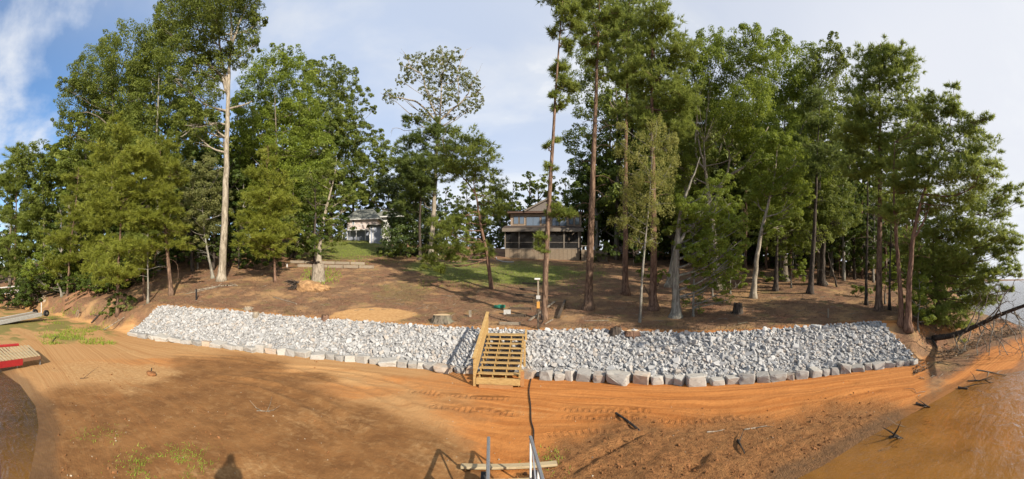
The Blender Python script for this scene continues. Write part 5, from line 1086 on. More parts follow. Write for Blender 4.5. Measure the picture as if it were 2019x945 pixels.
for k in range(3): mb.tube([(.10 + .15 * math.sin(t), .05, .45 + .22 * math.cos(t) + k * .03) for t in np.linspace(0, 6.28, 14)], .012, 5)
mb.build('hanging_cord', MATS['black_cable'], lp)

# ---- small things on the bank
def thing_at(name, X, Y, label, cat, group=None):
    o, b, r = frame_at(name, X, Y); tag(o, label, cat, group); return o, b, r
o, b, r = thing_at('garden_hose', 985, 608, 'green garden hose coiled on the leaf litter above the staircase', 'hose')
mb = MB(); g = random.Random(5); pts = [(.30 * (1 + .12 * math.sin(k * 1.7)) * math.cos(k * .42), .27 * math.sin(k * .42) * (1 + .1 * math.cos(k)), .03 + .0016 * k + .015 * math.sin(k * 2.1)) for k in range(95)]
mb.tube(pts, .022, 6); mb.build('coil', MATS['green_hose'], o)
o, b, r = thing_at('cinder_block', 1000, 620, 'white hollow concrete block beside the coiled green hose', 'block')
part('block', 'concrete', o, ((-.20, -.09, 0), (.20, -.06, .26)), ((-.20, .06, 0), (.20, .09, .26)), ((-.20, -.0595, 0), (-.165, .0595, .26)), ((-.02, -.0595, 0), (.02, .0595, .26)), ((.165, -.0595, 0), (.20, .0595, .26)))
def plank(X0, Y0, X1, Y1, label, mat, w=.14, h=.05, lift0=.03, lift1=.03, cat='plank', name='plank'):
    (p0, _), (p1, _) = ground_hit(X0, Y0), ground_hit(X1, Y1); c = (p0 + p1) / 2
    t = MB().beam(Vector(p0 - c) + Vector((0, 0, lift0)), Vector(p1 - c) + Vector((0, 0, lift1)), w, h, (0, 0, 1), .006).build(name, MATS[mat]); t.location = c
    return tag(t, label, cat)
plank(1101, 629, 1114, 596, 'dark square post lying up the bank right of the lamp post', 'dark_timber', .13, .13, .08, .1, 'timber', 'timber')
plank(1044, 634, 1094, 598, 'weathered board lying behind the slim pine and lamp post', 'old_lumber', .13, .05, .05, .1)
plank(1074, 641, 1090, 634, 'short broken branch lying before the dark square post', 'dead_wood', .05, .05, .03, .1, 'branch', 'branch')
plank(1152, 634, 1200, 633, 'thin pale stick lying flat in the pine shade', 'dead_wood', .035, .03, .02, .02, 'stick', 'stick')
plank(538, 587, 585, 600, 'long thin pale stick on the bare slope above the stumps', 'dead_wood', .04, .04, .03, .03, 'stick', 'stick')
plank(1455, 640, 1474, 637, 'short pale split stick on the shady slope', 'pale_lumber', .05, .04, .03, .03, 'stick', 'stick')
def post(X, Y, hpx, wpx, label, mat, lean=(0, 0), cat='post', name='post'):
    p, r = ground_hit(X, Y); s = r / FPX
    t = MB().beam((0, 0, -.1), (lean[0] * s, lean[1], hpx * s), wpx * s, wpx * s, (0, 1, 0), .004).build(name, MATS[mat]); t.location = p; return tag(t, label, cat)
post(387, 592, 22, 2.4, 'thin dark metal post standing on the slope below the tall pale trunk', 'rubber')
post(1633, 627, 18, 2.4, 'short wooden stake in the litter above the right riprap', 'old_lumber', cat='stake', name='stake')
post(927, 625, 13, 5, 'stubby pale sawn post beside the big fresh stump', 'dead_wood')
o = post(566, 527, 6, 2, 'small white marker peg by the retaining timbers', 'white_paint', cat='peg', name='marker_peg')
def stump(X, Y, wpx, hpx, label, top='cut_wood', bark='bark_oak', roots=5, seed=1, jag=0.0):
    p, r = ground_hit(X, Y); s = r / FPX; R0, H0 = wpx * s / 2, hpx * s; g = random.Random(seed)
    o = tag(empty('tree_stump', p), label, 'stump', 'stumps left on the bank'); n = 14; v, f = [], []
    for i, (k, z) in enumerate(((1.35, -.1), (1.12, H0 * .3), (1.0, H0 * .7), (.97, H0))):
        for j in range(n):
            t = 2 * math.pi * j / n; q = R0 * k * (1 + .13 * math.sin(3 * t + seed) + g.uniform(-.05, .05)); v.append((q * math.cos(t), q * math.sin(t), z + (g.uniform(-jag, jag * .4) if i == 3 else 0)))
    f = [(i*n+j, i*n+(j+1) % n, (i+1)*n+(j+1) % n, (i+1)*n+j) for i in range(3) for j in range(n)]
    mesh_obj('stump_side', v, f, MATS[bark], o)
    tv = [tuple(Vector(q) * 1.0 + Vector((0, 0, .004))) for q in v[-n:]] + [(0, 0, H0 - jag * .5 + .004)]
    mesh_obj('cut_face', tv, [(j, (j + 1) % n, n) for j in range(n)], MATS[top], o)
    for k in range(roots):
        a = 6.28 * k / roots + g.uniform(-.4, .4); l = R0 * g.uniform(1.6, 2.4)
        e = Vector((math.cos(a) * l, math.sin(a) * l, 0)); e.z = gz(p[0] + e.x, p[1] + e.y) - p[2] - .03
        MB().tube(spline([(math.cos(a) * R0 * .8, math.sin(a) * R0 * .8, H0 * .3), tuple(e * .6 + Vector((0, 0, .05))), tuple(e)], 3), np.linspace(R0 * .28, .02, 7), 6).build('root', MATS[bark], o, smooth=True)
    return o
stump(872, 634, 34, 13, 'big freshly cut stump with pale orange top above the riprap', seed=3)
stump(505, 624, 12, 8, 'small pale fresh stump at the top edge of the left riprap', bark='bark_pale', seed=4, roots=4)
stump(641, 631, 15, 10, 'low red brown rotten stump beside the bare sandy patch', 'root_soil', 'bark_red', 3, 5, .05)
stump(489, 610, 15, 5, 'low flat stump half buried on the left slope', 'cut_wood', 'dead_wood', 4, 6, .03)
stump(627, 555, 23, 34, 'tall silvery weathered stump in the weeds', 'dead_wood', 'dead_wood', 3, 7, .16)
stump(1455, 618, 17, 20, 'dark jagged old stump in the shade of the right slope', 'bark_dark', 'bark_dark', 5, 8, .12)
stump(1213, 657, 20, 13, 'dark rotten stump on the riprap edge before the pale sapling', 'root_soil', 'bark_dark', 4, 9, .08)
stump(1247, 658, 26, 6, 'low orange stump with fresh sawdust on the riprap edge', 'cut_wood', 'bark_red', 4, 10, .03)
# root ball torn from the ground
p, r = ground_hit(602, 570); s = r / FPX
o = tag(empty('root_ball', p), 'torn root ball with tan soil mound on the left slope', 'root ball')
def lump(name, c, rad, mat, root, seed, k=2, amp=.35):
    bm = bmesh.new(); bmesh.ops.create_icosphere(bm, subdivisions=k + 1, radius=1)
    for q in bm.verts:
        n_ = fbm([q.co.x + seed], [q.co.y * 1.3 + q.co.z], .55, 4, seed)[0] - .5; q.co *= 1 + n_ * amp * 2; q.co = Vector((q.co.x * rad[0] + c[0], q.co.y * rad[1] + c[1], q.co.z * rad[2] + c[2]))
    me_ = bpy.data.meshes.new(name); bm.to_mesh(me_); bm.free(); me_.materials.append(MATS[mat]); return link(bpy.data.objects.new(name, me_), root)
lump('soil_mound', (.25, .1, .05), (1.35, .9, .62), 'mound_soil', o, 3); lump('soil_mound', (1.1, .3, 0), (1.0, .8, .34), 'mound_soil', o, 4)
g = random.Random(8)
for k in range(16):
    a = g.uniform(1.8, 4.6); st = Vector((-.55 + g.uniform(-.2, .3), -.4, .3 + g.uniform(-.2, .3))); d = Vector((math.cos(a) * .9, -.5 + g.uniform(-.4, .2), g.uniform(-.5, .5)))
    MB().tube(spline([st, st + d * .4 + Vector((0, 0, .08)), st + d * .9], 3), np.linspace(.07, .012, 7), 5).build('root', MATS['bark_dark'], o)
# retaining timbers
for k, (X0, X1, Ya, Yb, lab) in enumerate([(572, 720, 519, 523, 'upper row of pale retaining timbers below the bright lawn'), (586, 738, 527, 530, 'lower row of pale retaining timbers above the weathered stump')]):
    p, r = ground_hit((X0 + X1) / 2, (Ya + Yb) / 2); o = tag(empty('retaining_edge', p), lab, 'retaining wall', 'retaining timbers at the lawn edge')
    xs = np.linspace(X0, X1, 6)
    for i in range(5):
        q0, _ = ground_hit(xs[i] + 1, Ya + (Yb - Ya) * i / 5); q1, _ = ground_hit(xs[i + 1] - 1, Ya + (Yb - Ya) * (i + 1) / 5)
        part('timber', 'old_lumber', o, beams=[(Vector(q0 - p) + Vector((0, 0, .14)), Vector(q1 - p) + Vector((0, 0, .14)), .22, .30, {'b0': .02})])

# ---- fallen tree at the right
pF, rF = ground_hit(1838, 668)
o = tag(empty('fallen_tree', pF), 'dead tree leaning from the eroded bank out over the water edge', 'fallen tree')
fp = [pF - pF, P(1880, 661, rF - .2) - pF, P(1925, 643, rF - .6) - pF, P(1970, 622, rF - 1.2) - pF, P(2019, 603, rF - 2.0) - pF, P(2065, 588, rF - 2.8) - pF]
mb = MB(); sp_ = spline(fp, 4); mb.tube(sp_, np.linspace(.17, .07, len(sp_)), 10, True, .12); mb.build('trunk', MATS['bark_dark'], o, smooth=True)
g = np.random.default_rng(12)
bl = [((1890,660),(1905,690),(1915,720)),((1915,650),(1900,690),(1885,715)),((1930,642),(1945,690),(1950,725)),((1945,636),(1925,690),(1920,712)),((1950,635),(1975,680),(2000,715)),((1960,630),(1950,690),(1948,720)),((1970,622),(2000,660),(2015,700)),((1985,618),(1975,660),(1968,700)),((1900,655),(1885,680),(1872,700)),((1935,640),(1960,660),(2010,690)),((2000,612),(2012,650),(2018,690)),((1880,660),(1900,705),(1935,735)),
      ((1925,640),(1945,590),(1965,560)),((1945,630),(1975,600),(2005,590)),((1960,625),(1990,570),(2010,545)),((1975,620),(1965,585),(1970,555)),((1990,612),(2015,630),(2030,660)),((1905,652),(1930,600),(1935,575))]
for q in bl:
    k = float(np.interp(q[0][0], [1840, 2019], [rF, rF - 2.0])); pts = [P(X, Y, k - .35 * i + g.normal() * .25) - pF for i, (X, Y) in enumerate(q)]; b_ = MB(); lp_ = spline(pts, 4)
    lp_[1:] += g.normal(0, .04, (len(lp_) - 1, 3)); b_.tube(lp_, np.linspace(.045, .010, len(lp_)), 5)
    for t in range(7):
        i = int(g.integers(2, len(lp_))); e = lp_[i] + g.normal(0, .42, 3) * np.array([1, 1, .9]) + np.array([0, 0, -.22]); mid = (lp_[i] + e) / 2 + g.normal(0, .08, 3); b_.tube([lp_[i], mid, e], [.014, .010, .004], 4)
        for z in range(2): e2 = mid + g.normal(0, .28, 3); b_.tube([mid, e2], [.007, .003], 3)
    b_.build('branch', MATS['dead_wood'], o)
b_ = MB()
for k in range(9):
    a = g.uniform(0, 6.28); b_.tube(spline([(-.1, 0, -.05), (-.35 + .2 * math.cos(a), .25 * math.sin(a), .15 * math.sin(a)), (-.6 + .35 * math.cos(a), .55 * math.sin(a), .4 * math.sin(a) - .1)], 3), np.linspace(.07, .015, 7), 5)
b_.build('root', MATS['bark_dark'], o)

# ---- loose branches and driftwood
def drift(label, X, Y, pts, rad, cat='driftwood', name='driftwood', mat='dead_wood', twigs=3, seed=1, flat=True):
    p, r = ground_hit(X, Y); s = r / FPX; g = np.random.default_rng(seed); a = (X - CX) / FPX
    P3 = [np.array([(u * math.cos(a) + w * math.sin(a)) * s, (-u * math.sin(a) + w * math.cos(a)) * s, 0]) for u, w in pts]
    for q in P3: q[2] = gz(p[0] + q[0], p[1] + q[1]) - p[2] + rad * .6
    mb = MB(); sp_ = spline(P3, 4); mb.tube(sp_, np.linspace(rad, rad * .35, len(sp_)), 6, True, .15)
    for k in range(twigs):
        i = int(g.integers(1, len(sp_))); e = sp_[i] + g.normal(0, .35, 3) * np.array([1, 1, .35]) + np.array([0, 0, .10]); mb.tube([sp_[i], (sp_[i] + e) / 2 + g.normal(0, .04, 3), e], [rad * .5, rad * .35, .004], 4)
    t = mb.build(name, MATS[mat], None); t.location = p; return tag(t, label, cat)
drift('dark knot of driftwood sitting at the right hand waterline'.replace('right hand ', ''), 1768, 868, [(-14, 0), (-4, 4), (6, 3), (13, -2)], .06, twigs=4, seed=3, mat='bark_dark')
drift('pale stick angled from the driftwood knot onto the mud', 1780, 852, [(-6, -8), (4, 10), (12, 26)], .018, 'stick', 'stick', seed=4, twigs=1)
drift('dark branch lying where clay meets the lake', 1820, 802, [(-14, 6), (0, 0), (14, -8)], .05, 'branch', 'branch', 'bark_dark', 2, 5)
drift('short dark log at the waterline below the fallen tree', 1898, 768, [(-9, 2), (0, 0), (10, -4)], .06, 'log', 'log', 'bark_dark', 1, 6)
drift('pale bleached branch before the fallen tree', 1955, 735, [(-30, 12), (-5, 0), (25, -14)], .035, 'branch', 'branch', 'dead_wood', 5, 7)
drift('dark crossed branch near the tip of the fallen tree', 1930, 752, [(-22, -6), (0, 0), (26, 16)], .035, 'branch', 'branch', 'bark_dark', 5, 8)
drift('long pale stick half buried in the churned clay', 1492, 845, [(-24, -10), (0, 0), (20, 10)], .022, 'stick', 'stick', seed=9, twigs=1)
drift('pale stick lying on the graded clay below the boulders', 1412, 852, [(-18, -6), (0, 0), (17, 7)], .022, 'stick', 'stick', seed=10, twigs=0)
drift('dark water worn branch across the churned clay', 1460, 880, [(-6, 30), (0, 0), (8, -30)], .035, 'branch', 'branch', 'bark_dark', 1, 11)
drift('small broken branch on the brown mud', 520, 812, [(-14, 2), (0, 0), (13, -4)], .02, 'branch', 'branch', 'dead_wood', 3, 12)
drift('weathered roots heaped at the foot of the tall pale trunk', 430, 566, [(-45, -12), (-15, -3), (12, -2), (38, -8)], .09, 'root', 'root', 'dead_wood', 14, 13)
drift('bare pale branch below the mossy pine', 398, 574, [(-30, -8), (0, 0), (32, 8)], .04, 'branch', 'branch', 'dead_wood', 8, 14)
drift('grey broken limb on the eroded left bank', 245, 627, [(-40, -12), (0, 0), (42, 8)], .05, 'branch', 'branch', 'dead_wood', 6, 15)
drift('tangle of dark roots under the brown steps', 205, 612, [(-25, -4), (0, 0), (28, 5)], .08, 'root', 'root', 'bark_dark', 14, 16)
drift('small dark twig pile on the grass before the red dock', 112, 665, [(-10, 0), (0, 2), (12, 0)], .03, 'twig', 'twig', 'bark_dark', 5, 17)
drift('dark stick stuck in pale sand beyond the red dock', 165, 747, [(-7, 0), (0, 0), (7, 1)], .02, 'stick', 'stick', 'bark_dark', 2, 18)
p, r = ground_hit(298, 740); o = tag(empty('mud_clump', p), 'lump of orange clay with a broken stick on the brown mud', 'clay lump'); lump('clay', (0, 0, .05), (.26, .18, .12), 'clod_soil', o, 9, 1); MB().tube([(0, 0, .05), (.05, 0, .3)], .03, 5).build('stick', MATS['bark_dark'], o)
p, r = ground_hit(1238, 835); o = tag(mesh_obj('groove_bar', *(lambda m_: (np.concatenate(m_.v), m_.f))(MB().tube(spline([(-.12, .75, .02), (-.04, .2, .05), (.04, -.2, .04), (.10, -.65, .03)], 4), .035, 6, True, .2)), MATS['bark_dark'], None), 'short dark bar added for the dark groove in the graded orange clay', 'log'); o.location = p  # added dark bar standing in for a dark rut; no log lies here

# ---- power cable from the staircase to the gangway
pts = []
for X, Y in [(1048, 744), (1043, 770), (1046, 800), (1047, 830), (1052, 850), (1052, 870), (1055, 900)]:
    q, _ = ground_hit(X, Y); pts.append(q + np.array([0, 0, .02]))
o = MB().tube(spline(pts, 6), .020, 6).build('power_cable', MATS['black_cable']); tag(o, 'dark power cable running over the clay from boulders to gangway', 'cable')

# ---- aluminium gangway below the viewer
gw = tag(empty('gangway', (-.045, 6.75, 0), math.atan2(-1.37, .081) + math.pi / 2), 'aluminium gangway with grey handrails ending on a wooden plank', 'gangway')
L = 5.6
def gwz(y): return .15 + max(0, -y) * .05
for sx_ in (-1, 1):
    x = .40 * sx_
    part('handrail', 'aluminium', gw, beams=[((x, .02, .97), (x, -L, .97 + L * .05), .062, .05, {'b0': .012})])
    part('side_rail', 'aluminium', gw, beams=[((x, .02, .13), (x, -L, .13 + L * .05), .05, .12, {'b0': .006})])
    for k in range(6):
        y = -k * 1.12; part('rail_post', 'white_paint', gw, beams=[((x, y, gwz(y) + .06), (x, y, .945 - y * .05), .04, .04, {'b0': .006, 'up': (0, 1, 0)})])
        if k < 5: part('diagonal', 'aluminium', gw, beams=[((x + .012 * sx_, y - .02, .94 - y * .05), (x + .012 * sx_, y - 1.10, gwz(y - 1.1) + .06), .028, .028)])
for k in range(38):
    y = -.06 - k * .146; part('deck_plank', 'pale_lumber', gw, beams=[((-.372, y, gwz(y) + .03), (.372, y, gwz(y) + .03), .135, .03, {'b0': .004})])
for sx_ in (-1, 1):
    w_ = MB().tube([(.50 * sx_ - .05, .12, .13), (.50 * sx_ + .05, .12, .13)], .13, 18).build('wheel', MATS['rubber'], gw); MB().tube([(.50 * sx_ - .056, .12, .13), (.50 * sx_ + .056, .12, .13)], .06, 12).build('hub', MATS['grey_metal'], w_)
plank(909, 927, 1098, 921, 'pale timber plank lying across under the gangway end', 'pale_lumber', .15, .05, .07, .07)

# ---- red dock with pale slats at the left water edge
p0, r0 = ground_hit(66, 716); rd = tag(empty('red_dock', p0), 'red metal dock frame decked with pale timber slats at the left shore'.replace('left ', ''), 'dock')
def dp(X, Y, z): 
    r = (HC - z) * FPX / (Y - YH); return Vector(P(X, Y, r) - p0)
A, B, Cc, D = dp(-70, 690, .45), dp(58, 681, .45), dp(80, 701, .45), dp(-40, 717, .45)
N = 18
for i in range(N):
    t = (i + .5) / N; a = A.lerp(B, t); b = D.lerp(Cc, t)
    part('slat', 'pale_lumber', rd, beams=[(a, b, (B - A).length / N * .52, .035)])
part('frame_beam', 'red_paint', rd, beams=[(A + Vector((0, 0, -.15)), B.lerp(A, .32) + Vector((0, 0, -.15)), .08, .24)]); part('frame_beam', 'red_paint', rd, beams=[(D + Vector((0, 0, -.17)), Cc.lerp(D, .32) + Vector((0, 0, -.17)), .08, .28)])
part('frame_beam', 'brown_lumber', rd, beams=[(B + Vector((0, 0, -.12)), Cc + Vector((0, 0, -.12)), .07, .16)])
part('frame_beam', 'brown_lumber', rd, beams=[(Cc.lerp(D, .32) + Vector((0, 0, -.10)), Cc + Vector((0, 0, -.10)), .07, .14)])
part('red_curb', 'red_paint', rd, beams=[(A.lerp(B, .0) + Vector((0, 0, .08)), A.lerp(B, .82) + Vector((0, 0, .08)), .16, .12, {'b0': .02})])
for q in (B, Cc, D, Cc.lerp(D, .4)): part('leg', 'grey_metal', rd, beams=[(q + Vector((-.1, 0, -1.0)), q + Vector((-.1, 0, -.05)), .06, .06, {'up': (0, 1, 0)})])
post(100, 676, 14, 1.6, 'thin dark stick standing in the grass by the red dock', 'bark_dark', (18, .2), 'stick', 'stick')

# ---- grey ramp on wheels, white footbridge, brown steps
p0, r0 = ground_hit(84, 622); rp = tag(empty('dock_ramp', p0), 'long white sided boat dock ramp resting on two black wheels', 'dock ramp')
def rpnt(X, Y, z): 
    r = (HC - z) * FPX / (Y - YH); return Vector(P(X, Y, r) - p0)
e0, e1 = rpnt(-40, 642, .14), rpnt(82, 618, .75); dv = (e1 - e0).normalized(); sd3 = Vector((-dv.y, dv.x, 0)).normalized() * 1.3
part('deck', 'old_lumber', rp, beams=[((e0 + e1) / 2 + sd3 * .5 - dv * (e1 - e0).length / 2, (e0 + e1) / 2 + sd3 * .5 + dv * (e1 - e0).length / 2, 1.24, .05)])
part('side_beam', 'white_paint', rp, beams=[(e0 + Vector((0, 0, -.1)), e1 + Vector((0, 0, -.1)), .09, .34)]); part('side_beam', 'white_paint', rp, beams=[(e0 + sd3 + Vector((0, 0, -.1)), e1 + sd3 + Vector((0, 0, -.1)), .09, .34)])
part('pole', 'white_paint', rp, beams=[(e1 + Vector((-.1, 0, -.2)), e1 + Vector((-.1, 0, 1.0)), .07, .07, {'up': (0, 1, 0)})])
for k, off in ((0, sd3 * -.12), (1, sd3 * 1.12)):
    c = e1 + dv * .45 + off + Vector((0, 0, -.05)); ax = sd3.normalized() * .10
    w_ = MB().tube([c - ax, c + ax], .30, 18).build('wheel', MATS['rubber'], rp, smooth=False); MB().tube([c - ax * 1.1, c + ax * 1.1], .12, 12).build('hub', MATS['grey_metal'], w_)
    part('axle_arm', 'grey_metal', rp, beams=[(e1 + off + Vector((0, 0, -.12)), c, .06, .06)])
p0, r0 = ground_hit(36, 581); fb = tag(empty('footbridge', p0), 'white truss footbridge ending on pale rubble in the far cove', 'footbridge')
q0, q1 = Vector(P(-40, 584, r0) - p0) , Vector(P(37, 576, r0) - p0); dv = (q1 - q0).normalized(); sd3 = Vector((-dv.y, dv.x, 0)).normalized(); Lb = (q1 - q0).length
for off in (0, 1.2):
    o_ = sd3 * off; hgt = Vector((0, 0, 12 * r0 / FPX))
    part('top_chord', 'white_paint', fb, beams=[(q0 + o_ + hgt, q1 + o_ + hgt, .09, .10)]); part('bottom_chord', 'white_paint', fb, beams=[(q0 + o_, q1 + o_, .10, .14)])
    for k in range(6):
        a = q0.lerp(q1, k / 5) + o_; part('upright', 'white_paint', fb, beams=[(a, a + hgt, .08, .08, {'up': (0, 1, 0)})])
        if k < 5: part('diagonal', 'white_paint', fb, beams=[(a + hgt, q0.lerp(q1, (k + 1) / 5) + o_, .06, .06)])
part('deck', 'grey_metal', fb, beams=[(q0 + sd3 * .6 + Vector((0, 0, .02)), q1 + sd3 * .6 + Vector((0, 0, .02)), 1.05, .05)])
c = q1 + dv * .2 + Vector((0, 0, -.1)); MB().tube([c - sd3 * .12, c + sd3 * .12], .36, 16).build('wheel', MATS['rubber'], fb)
p0, r0 = ground_hit(130, 622); bs = tag(empty('brown_steps', p0), 'brown weathered wooden steps with handrail climbing the cove bank', 'steps')
q0, q1 = Vector(ground_hit(126, 618)[0] - p0) + Vector((0, 0, .42)), Vector(ground_hit(198, 578)[0] - p0) + Vector((0, 0, .45)); dv = q1 - q0; sd3 = Vector((-dv.y, dv.x, 0)).normalized() * 1.1
for off in (0, 1): part('stringer', 'brown_lumber', bs, beams=[(q0 + sd3 * off, q1 + sd3 * off, .06, .34)])
for k in range(10): a = q0.lerp(q1, (k + .5) / 10) + Vector((0, 0, .10)); part('step', 'brown_lumber', bs, beams=[(a, a + sd3, .30, .05)])
for off in (0, 1):
    u_ = Vector((0, 0, 1.0)); part('handrail', 'brown_lumber', bs, beams=[(q0 + sd3 * off + u_, q1 + sd3 * off + u_, .05, .13)])
    part('middle_rail', 'brown_lumber', bs, beams=[(q0 + sd3 * off + u_ * .5, q1 + sd3 * off + u_ * .5, .04, .09)])
    for k in range(4): a = q0.lerp(q1, k / 3) + sd3 * off; part('post', 'brown_lumber', bs, beams=[(a - Vector((0, 0, .9)), a + Vector((0, 0, 1.08)), .10, .10, {'up': (0, 1, 0)})])
p0, r0 = ground_hit(154, 626); o = tag(empty('sawhorse', p0), 'small pale wooden trestle at the foot of the brown steps', 'trestle'); s = r0 / FPX
part('top', 'old_lumber', o, beams=[((-5 * s, 0, 13 * s), (5 * s, 0, 13 * s), .08, .09)])
for k in (-5, 5): part('leg', 'old_lumber', o, beams=[((k * s, -.12, 0), (k * s, 0, 13 * s), .05, .05, {'up': (0, 1, 0)})])
# white rubble on the far cove bank
g = np.random.default_rng(5); vv, ff, n0 = [], [], 0
for k in range(260):
    p_, r_k = ground_hit(float(g.uniform(20, 92)), float(g.uniform(556, 596)), 20, 90); v, f = SV[k % 18]; q = (v * g.uniform(.08, .28)) @ rotm(g).T + p_; vv.append(q); ff += [tuple(i + n0 for i in t) for t in f]; n0 += len(v)
tag(mesh_obj('rubble', np.concatenate(vv), ff, MATS['white_rubble']), 'pale broken rubble on the cove bank by the white footbridge', 'rubble', None, 'stuff')

# ---- clods, litter, grass and weeds
def scatter(n, X0, X1, Y0, Y1, seed, fn=None):
    g = np.random.default_rng(seed); X = g.uniform(X0, X1, n * 3); Y = g.uniform(Y0, Y1, n * 3); a = (X - CX) / FPX; r = HC * FPX / (Y - YH)
    x, y = r * np.sin(a), r * np.cos(a); k = (fn(X, Y, x, y) > g.uniform(0, 1, n * 3)) & (y - np.interp(x, SX, SY) > .5); x, y = x[k][:n], y[k][:n]; return np.stack([x, y, terrain(x, y)], 1), np.hypot(x, y), g
def lumps(name, label, P_, size, mat, g, kind='stuff'):
    vv, ff, tt, n0 = [], [], [], 0
    for k, p_ in enumerate(P_):
        v, f = SV[k % 18]; q = (v * size[k] * np.array([1, 1, .8])) @ Matrix.Rotation(g.uniform(0, 6.28), 3, 'Z').to_3x3().__array__() if False else (v * size[k]) @ rotm(g).T
        vv.append(q + p_ + np.array([0, 0, size[k] * .2])); ff += [tuple(i + n0 for i in t) for t in f]; tt += [g.uniform()] * len(f); n0 += len(v)
    return tag(mesh_obj(name, np.concatenate(vv), ff, MATS[mat], None, None, tt), label, 'soil', None, kind)
pts, rr_, g = scatter(1300, 960, 1830, 770, 945, 3, lambda X, Y, x, y: clod_mask(X, np.hypot(x, y)) * (.25 + .75 * sst(fbm(x, y, 1.1, 3, 77), .45, .62)))
lumps('clay_clods', 'loose dark red clay clods churned up along the shore', pts, g.lognormal(-3.85, .5, len(pts)).clip(.010, .09), 'clod_soil', g)
pts, rr_, g = scatter(700, 80, 700, 700, 945, 4, lambda X, Y, x, y: .25 + .75 * sst(fbm(x, y, 1.4, 3, 78), .5, .66))
lumps('mud_clods', 'small brown mud clods scattered over the lake bed', pts, g.lognormal(-4.0, .45, len(pts)).clip(.008, .06), 'clod_soil', g)
pts, rr_, g = scatter(260, 100, 1800, 720, 945, 14, lambda X, Y, x, y: .2 + .8 * sst(fbm(x, y, 1.6, 3, 79), .5, .66))
lumps('pebbles', 'small pale pebbles scattered over the lake bed', pts, g.lognormal(-4.2, .35, len(pts)).clip(.008, .035), 'white_rubble', g)
def leaves(name, label, n, X0, X1, d0, d1, seed, L, mat='dry_leaf', mask=None, up=.03):
    g = np.random.default_rng(seed); X = g.uniform(X0, X1, n); d = d0 + (d1 - d0) * g.uniform(0, 1, n) ** 1.3; a = (X - CX) / FPX; r = np.interp(X, TX, TR) + RUN * np.interp(X, ZX, ZT) + d; x, y = r * np.sin(a), r * np.cos(a)
    k = (y - np.interp(x, SX, SY) > .4) & (fbm(x, y, 1.5, 3, 81) > g.uniform(.25, .6, n))
    if mask is not None: k &= mask(X, YH + (HC - terrain(x, y)) * FPX / r, x, y) > g.uniform(0, 1, n)
    x, y = x[k], y[k]; C = np.stack([x, y, terrain(x, y) + up * g.uniform(.3, 1.2, len(x))], 1); Nn = unit(np.array([0, 0, 1.0]) + g.normal(size=C.shape) * .4); v, f = leaf_quads(C, Nn, L * (.6 + r[k][:] / 40), g); 
    return tag(mesh_obj(name, v, f, MATS[mat], None, None, np.clip(g.normal(.5, .3, len(f)), 0, 1)), label, 'leaf litter', None, 'stuff')
g = np.random.default_rng(61); mb = MB(); n_ = 0
while n_ < 520:
    X = g.uniform(330, 2000); d = g.uniform(.2, 1) ** 1.6 * 24 if X < 1800 else g.uniform(-7, 3); (x, y), r = bank_point(X, d + (RUN * np.interp(X, ZX, ZT) if X < 1800 else 0))
    if y - np.interp(x, SX, SY) < .5: continue
    n_ += 1; a = g.uniform(0, 6.28); l = g.lognormal(-1.0, .5); z = gz(x, y); x2, y2 = x + math.cos(a) * l, y + math.sin(a) * l; z2 = gz(x2, y2)
    mb.tube([(x, y, z + .015), ((x + x2) / 2 + g.normal() * .06, (y + y2) / 2 + g.normal() * .06, (z + z2) / 2 + .05), (x2, y2, z2 + .02)], [.012, .010, .004], 4, False)
tag(mb.build('fallen_twigs', MATS['dead_wood']), 'dry fallen twigs strewn over the cleared bank and shore', 'twigs', None, 'stuff')
sandm = lambda X, Y, x, y: 1 - np.exp(-(((X - 735) / 98) ** 2 + ((Y - 622) / 19) ** 2) ** 2 * .8)
leaves('fallen_leaves', 'dry brown leaves and wood chips covering the cleared bank', 46000, 300, 1800, .3, 26, 21, .062, mask=sandm)
leaves('drift_debris', 'dark leaf debris washed up below the fallen tree', 5000, 1800, 2015, -4.5, 4, 22, .11)
def blades(name, label, P_, L, g, mat='grass_blade', lean=.5):
    n = len(P_); D = unit(np.array([0, 0, 1.0]) + g.normal(size=(n, 3)) * lean); s = unit(np.cross(D, unit(g.normal(size=(n, 3))))); l = (L * g.uniform(.5, 1.4, n))[:, None]; w = l * .10
    v = np.stack([P_ - s * w, P_ + s * w, P_ + D * l], 1).reshape(-1, 3); return tag(mesh_obj(name, v, np.arange(3 * n).reshape(n, 3), MATS[mat], None, None, np.clip(g.normal(.5, .2, n), 0, 1)), label, 'grass', None, 'stuff')
def patch(n, X0, X1, Y0, Y1, seed, shape):
    g = np.random.default_rng(seed); X = g.uniform(X0, X1, n); Y = g.uniform(Y0, Y1, n); out_ = []
    lut = {}
    for A_, B_ in zip(X, Y):
        key = (round(A_ / 3), round(B_ / 1.5))
        if key not in lut: lut[key] = ground_hit(key[0] * 3, key[1] * 1.5)[0]
        q = lut[key]; x = q[0] + g.normal() * .12; y = q[1] + g.normal() * .3; out_.append((x, y))
    x, y = np.array(out_).T; k = shape(X, Y, x, y) > g.uniform(0, 1, n); x, y = x[k], y[k]; return np.stack([x, y, terrain(x, y)], 1), g
el = lambda cx, cy, rx, ry: (lambda X, Y, x, y: np.clip(1.35 - np.sqrt(((X - cx) / rx) ** 2 + ((Y - cy) / ry) ** 2) + (fbm(x, y, 1.2, 3, 91) - .5) * 1.6, 0, 1))
q, g = patch(7000, 90, 235, 610, 680, 31, lambda X, Y, x, y: sst(fbm(x, y, 1.8, 3, 92), .45, .62)); blades('cove_grass', 'patchy green and dry grass on the cove flat beyond the red dock', q, .20, g)
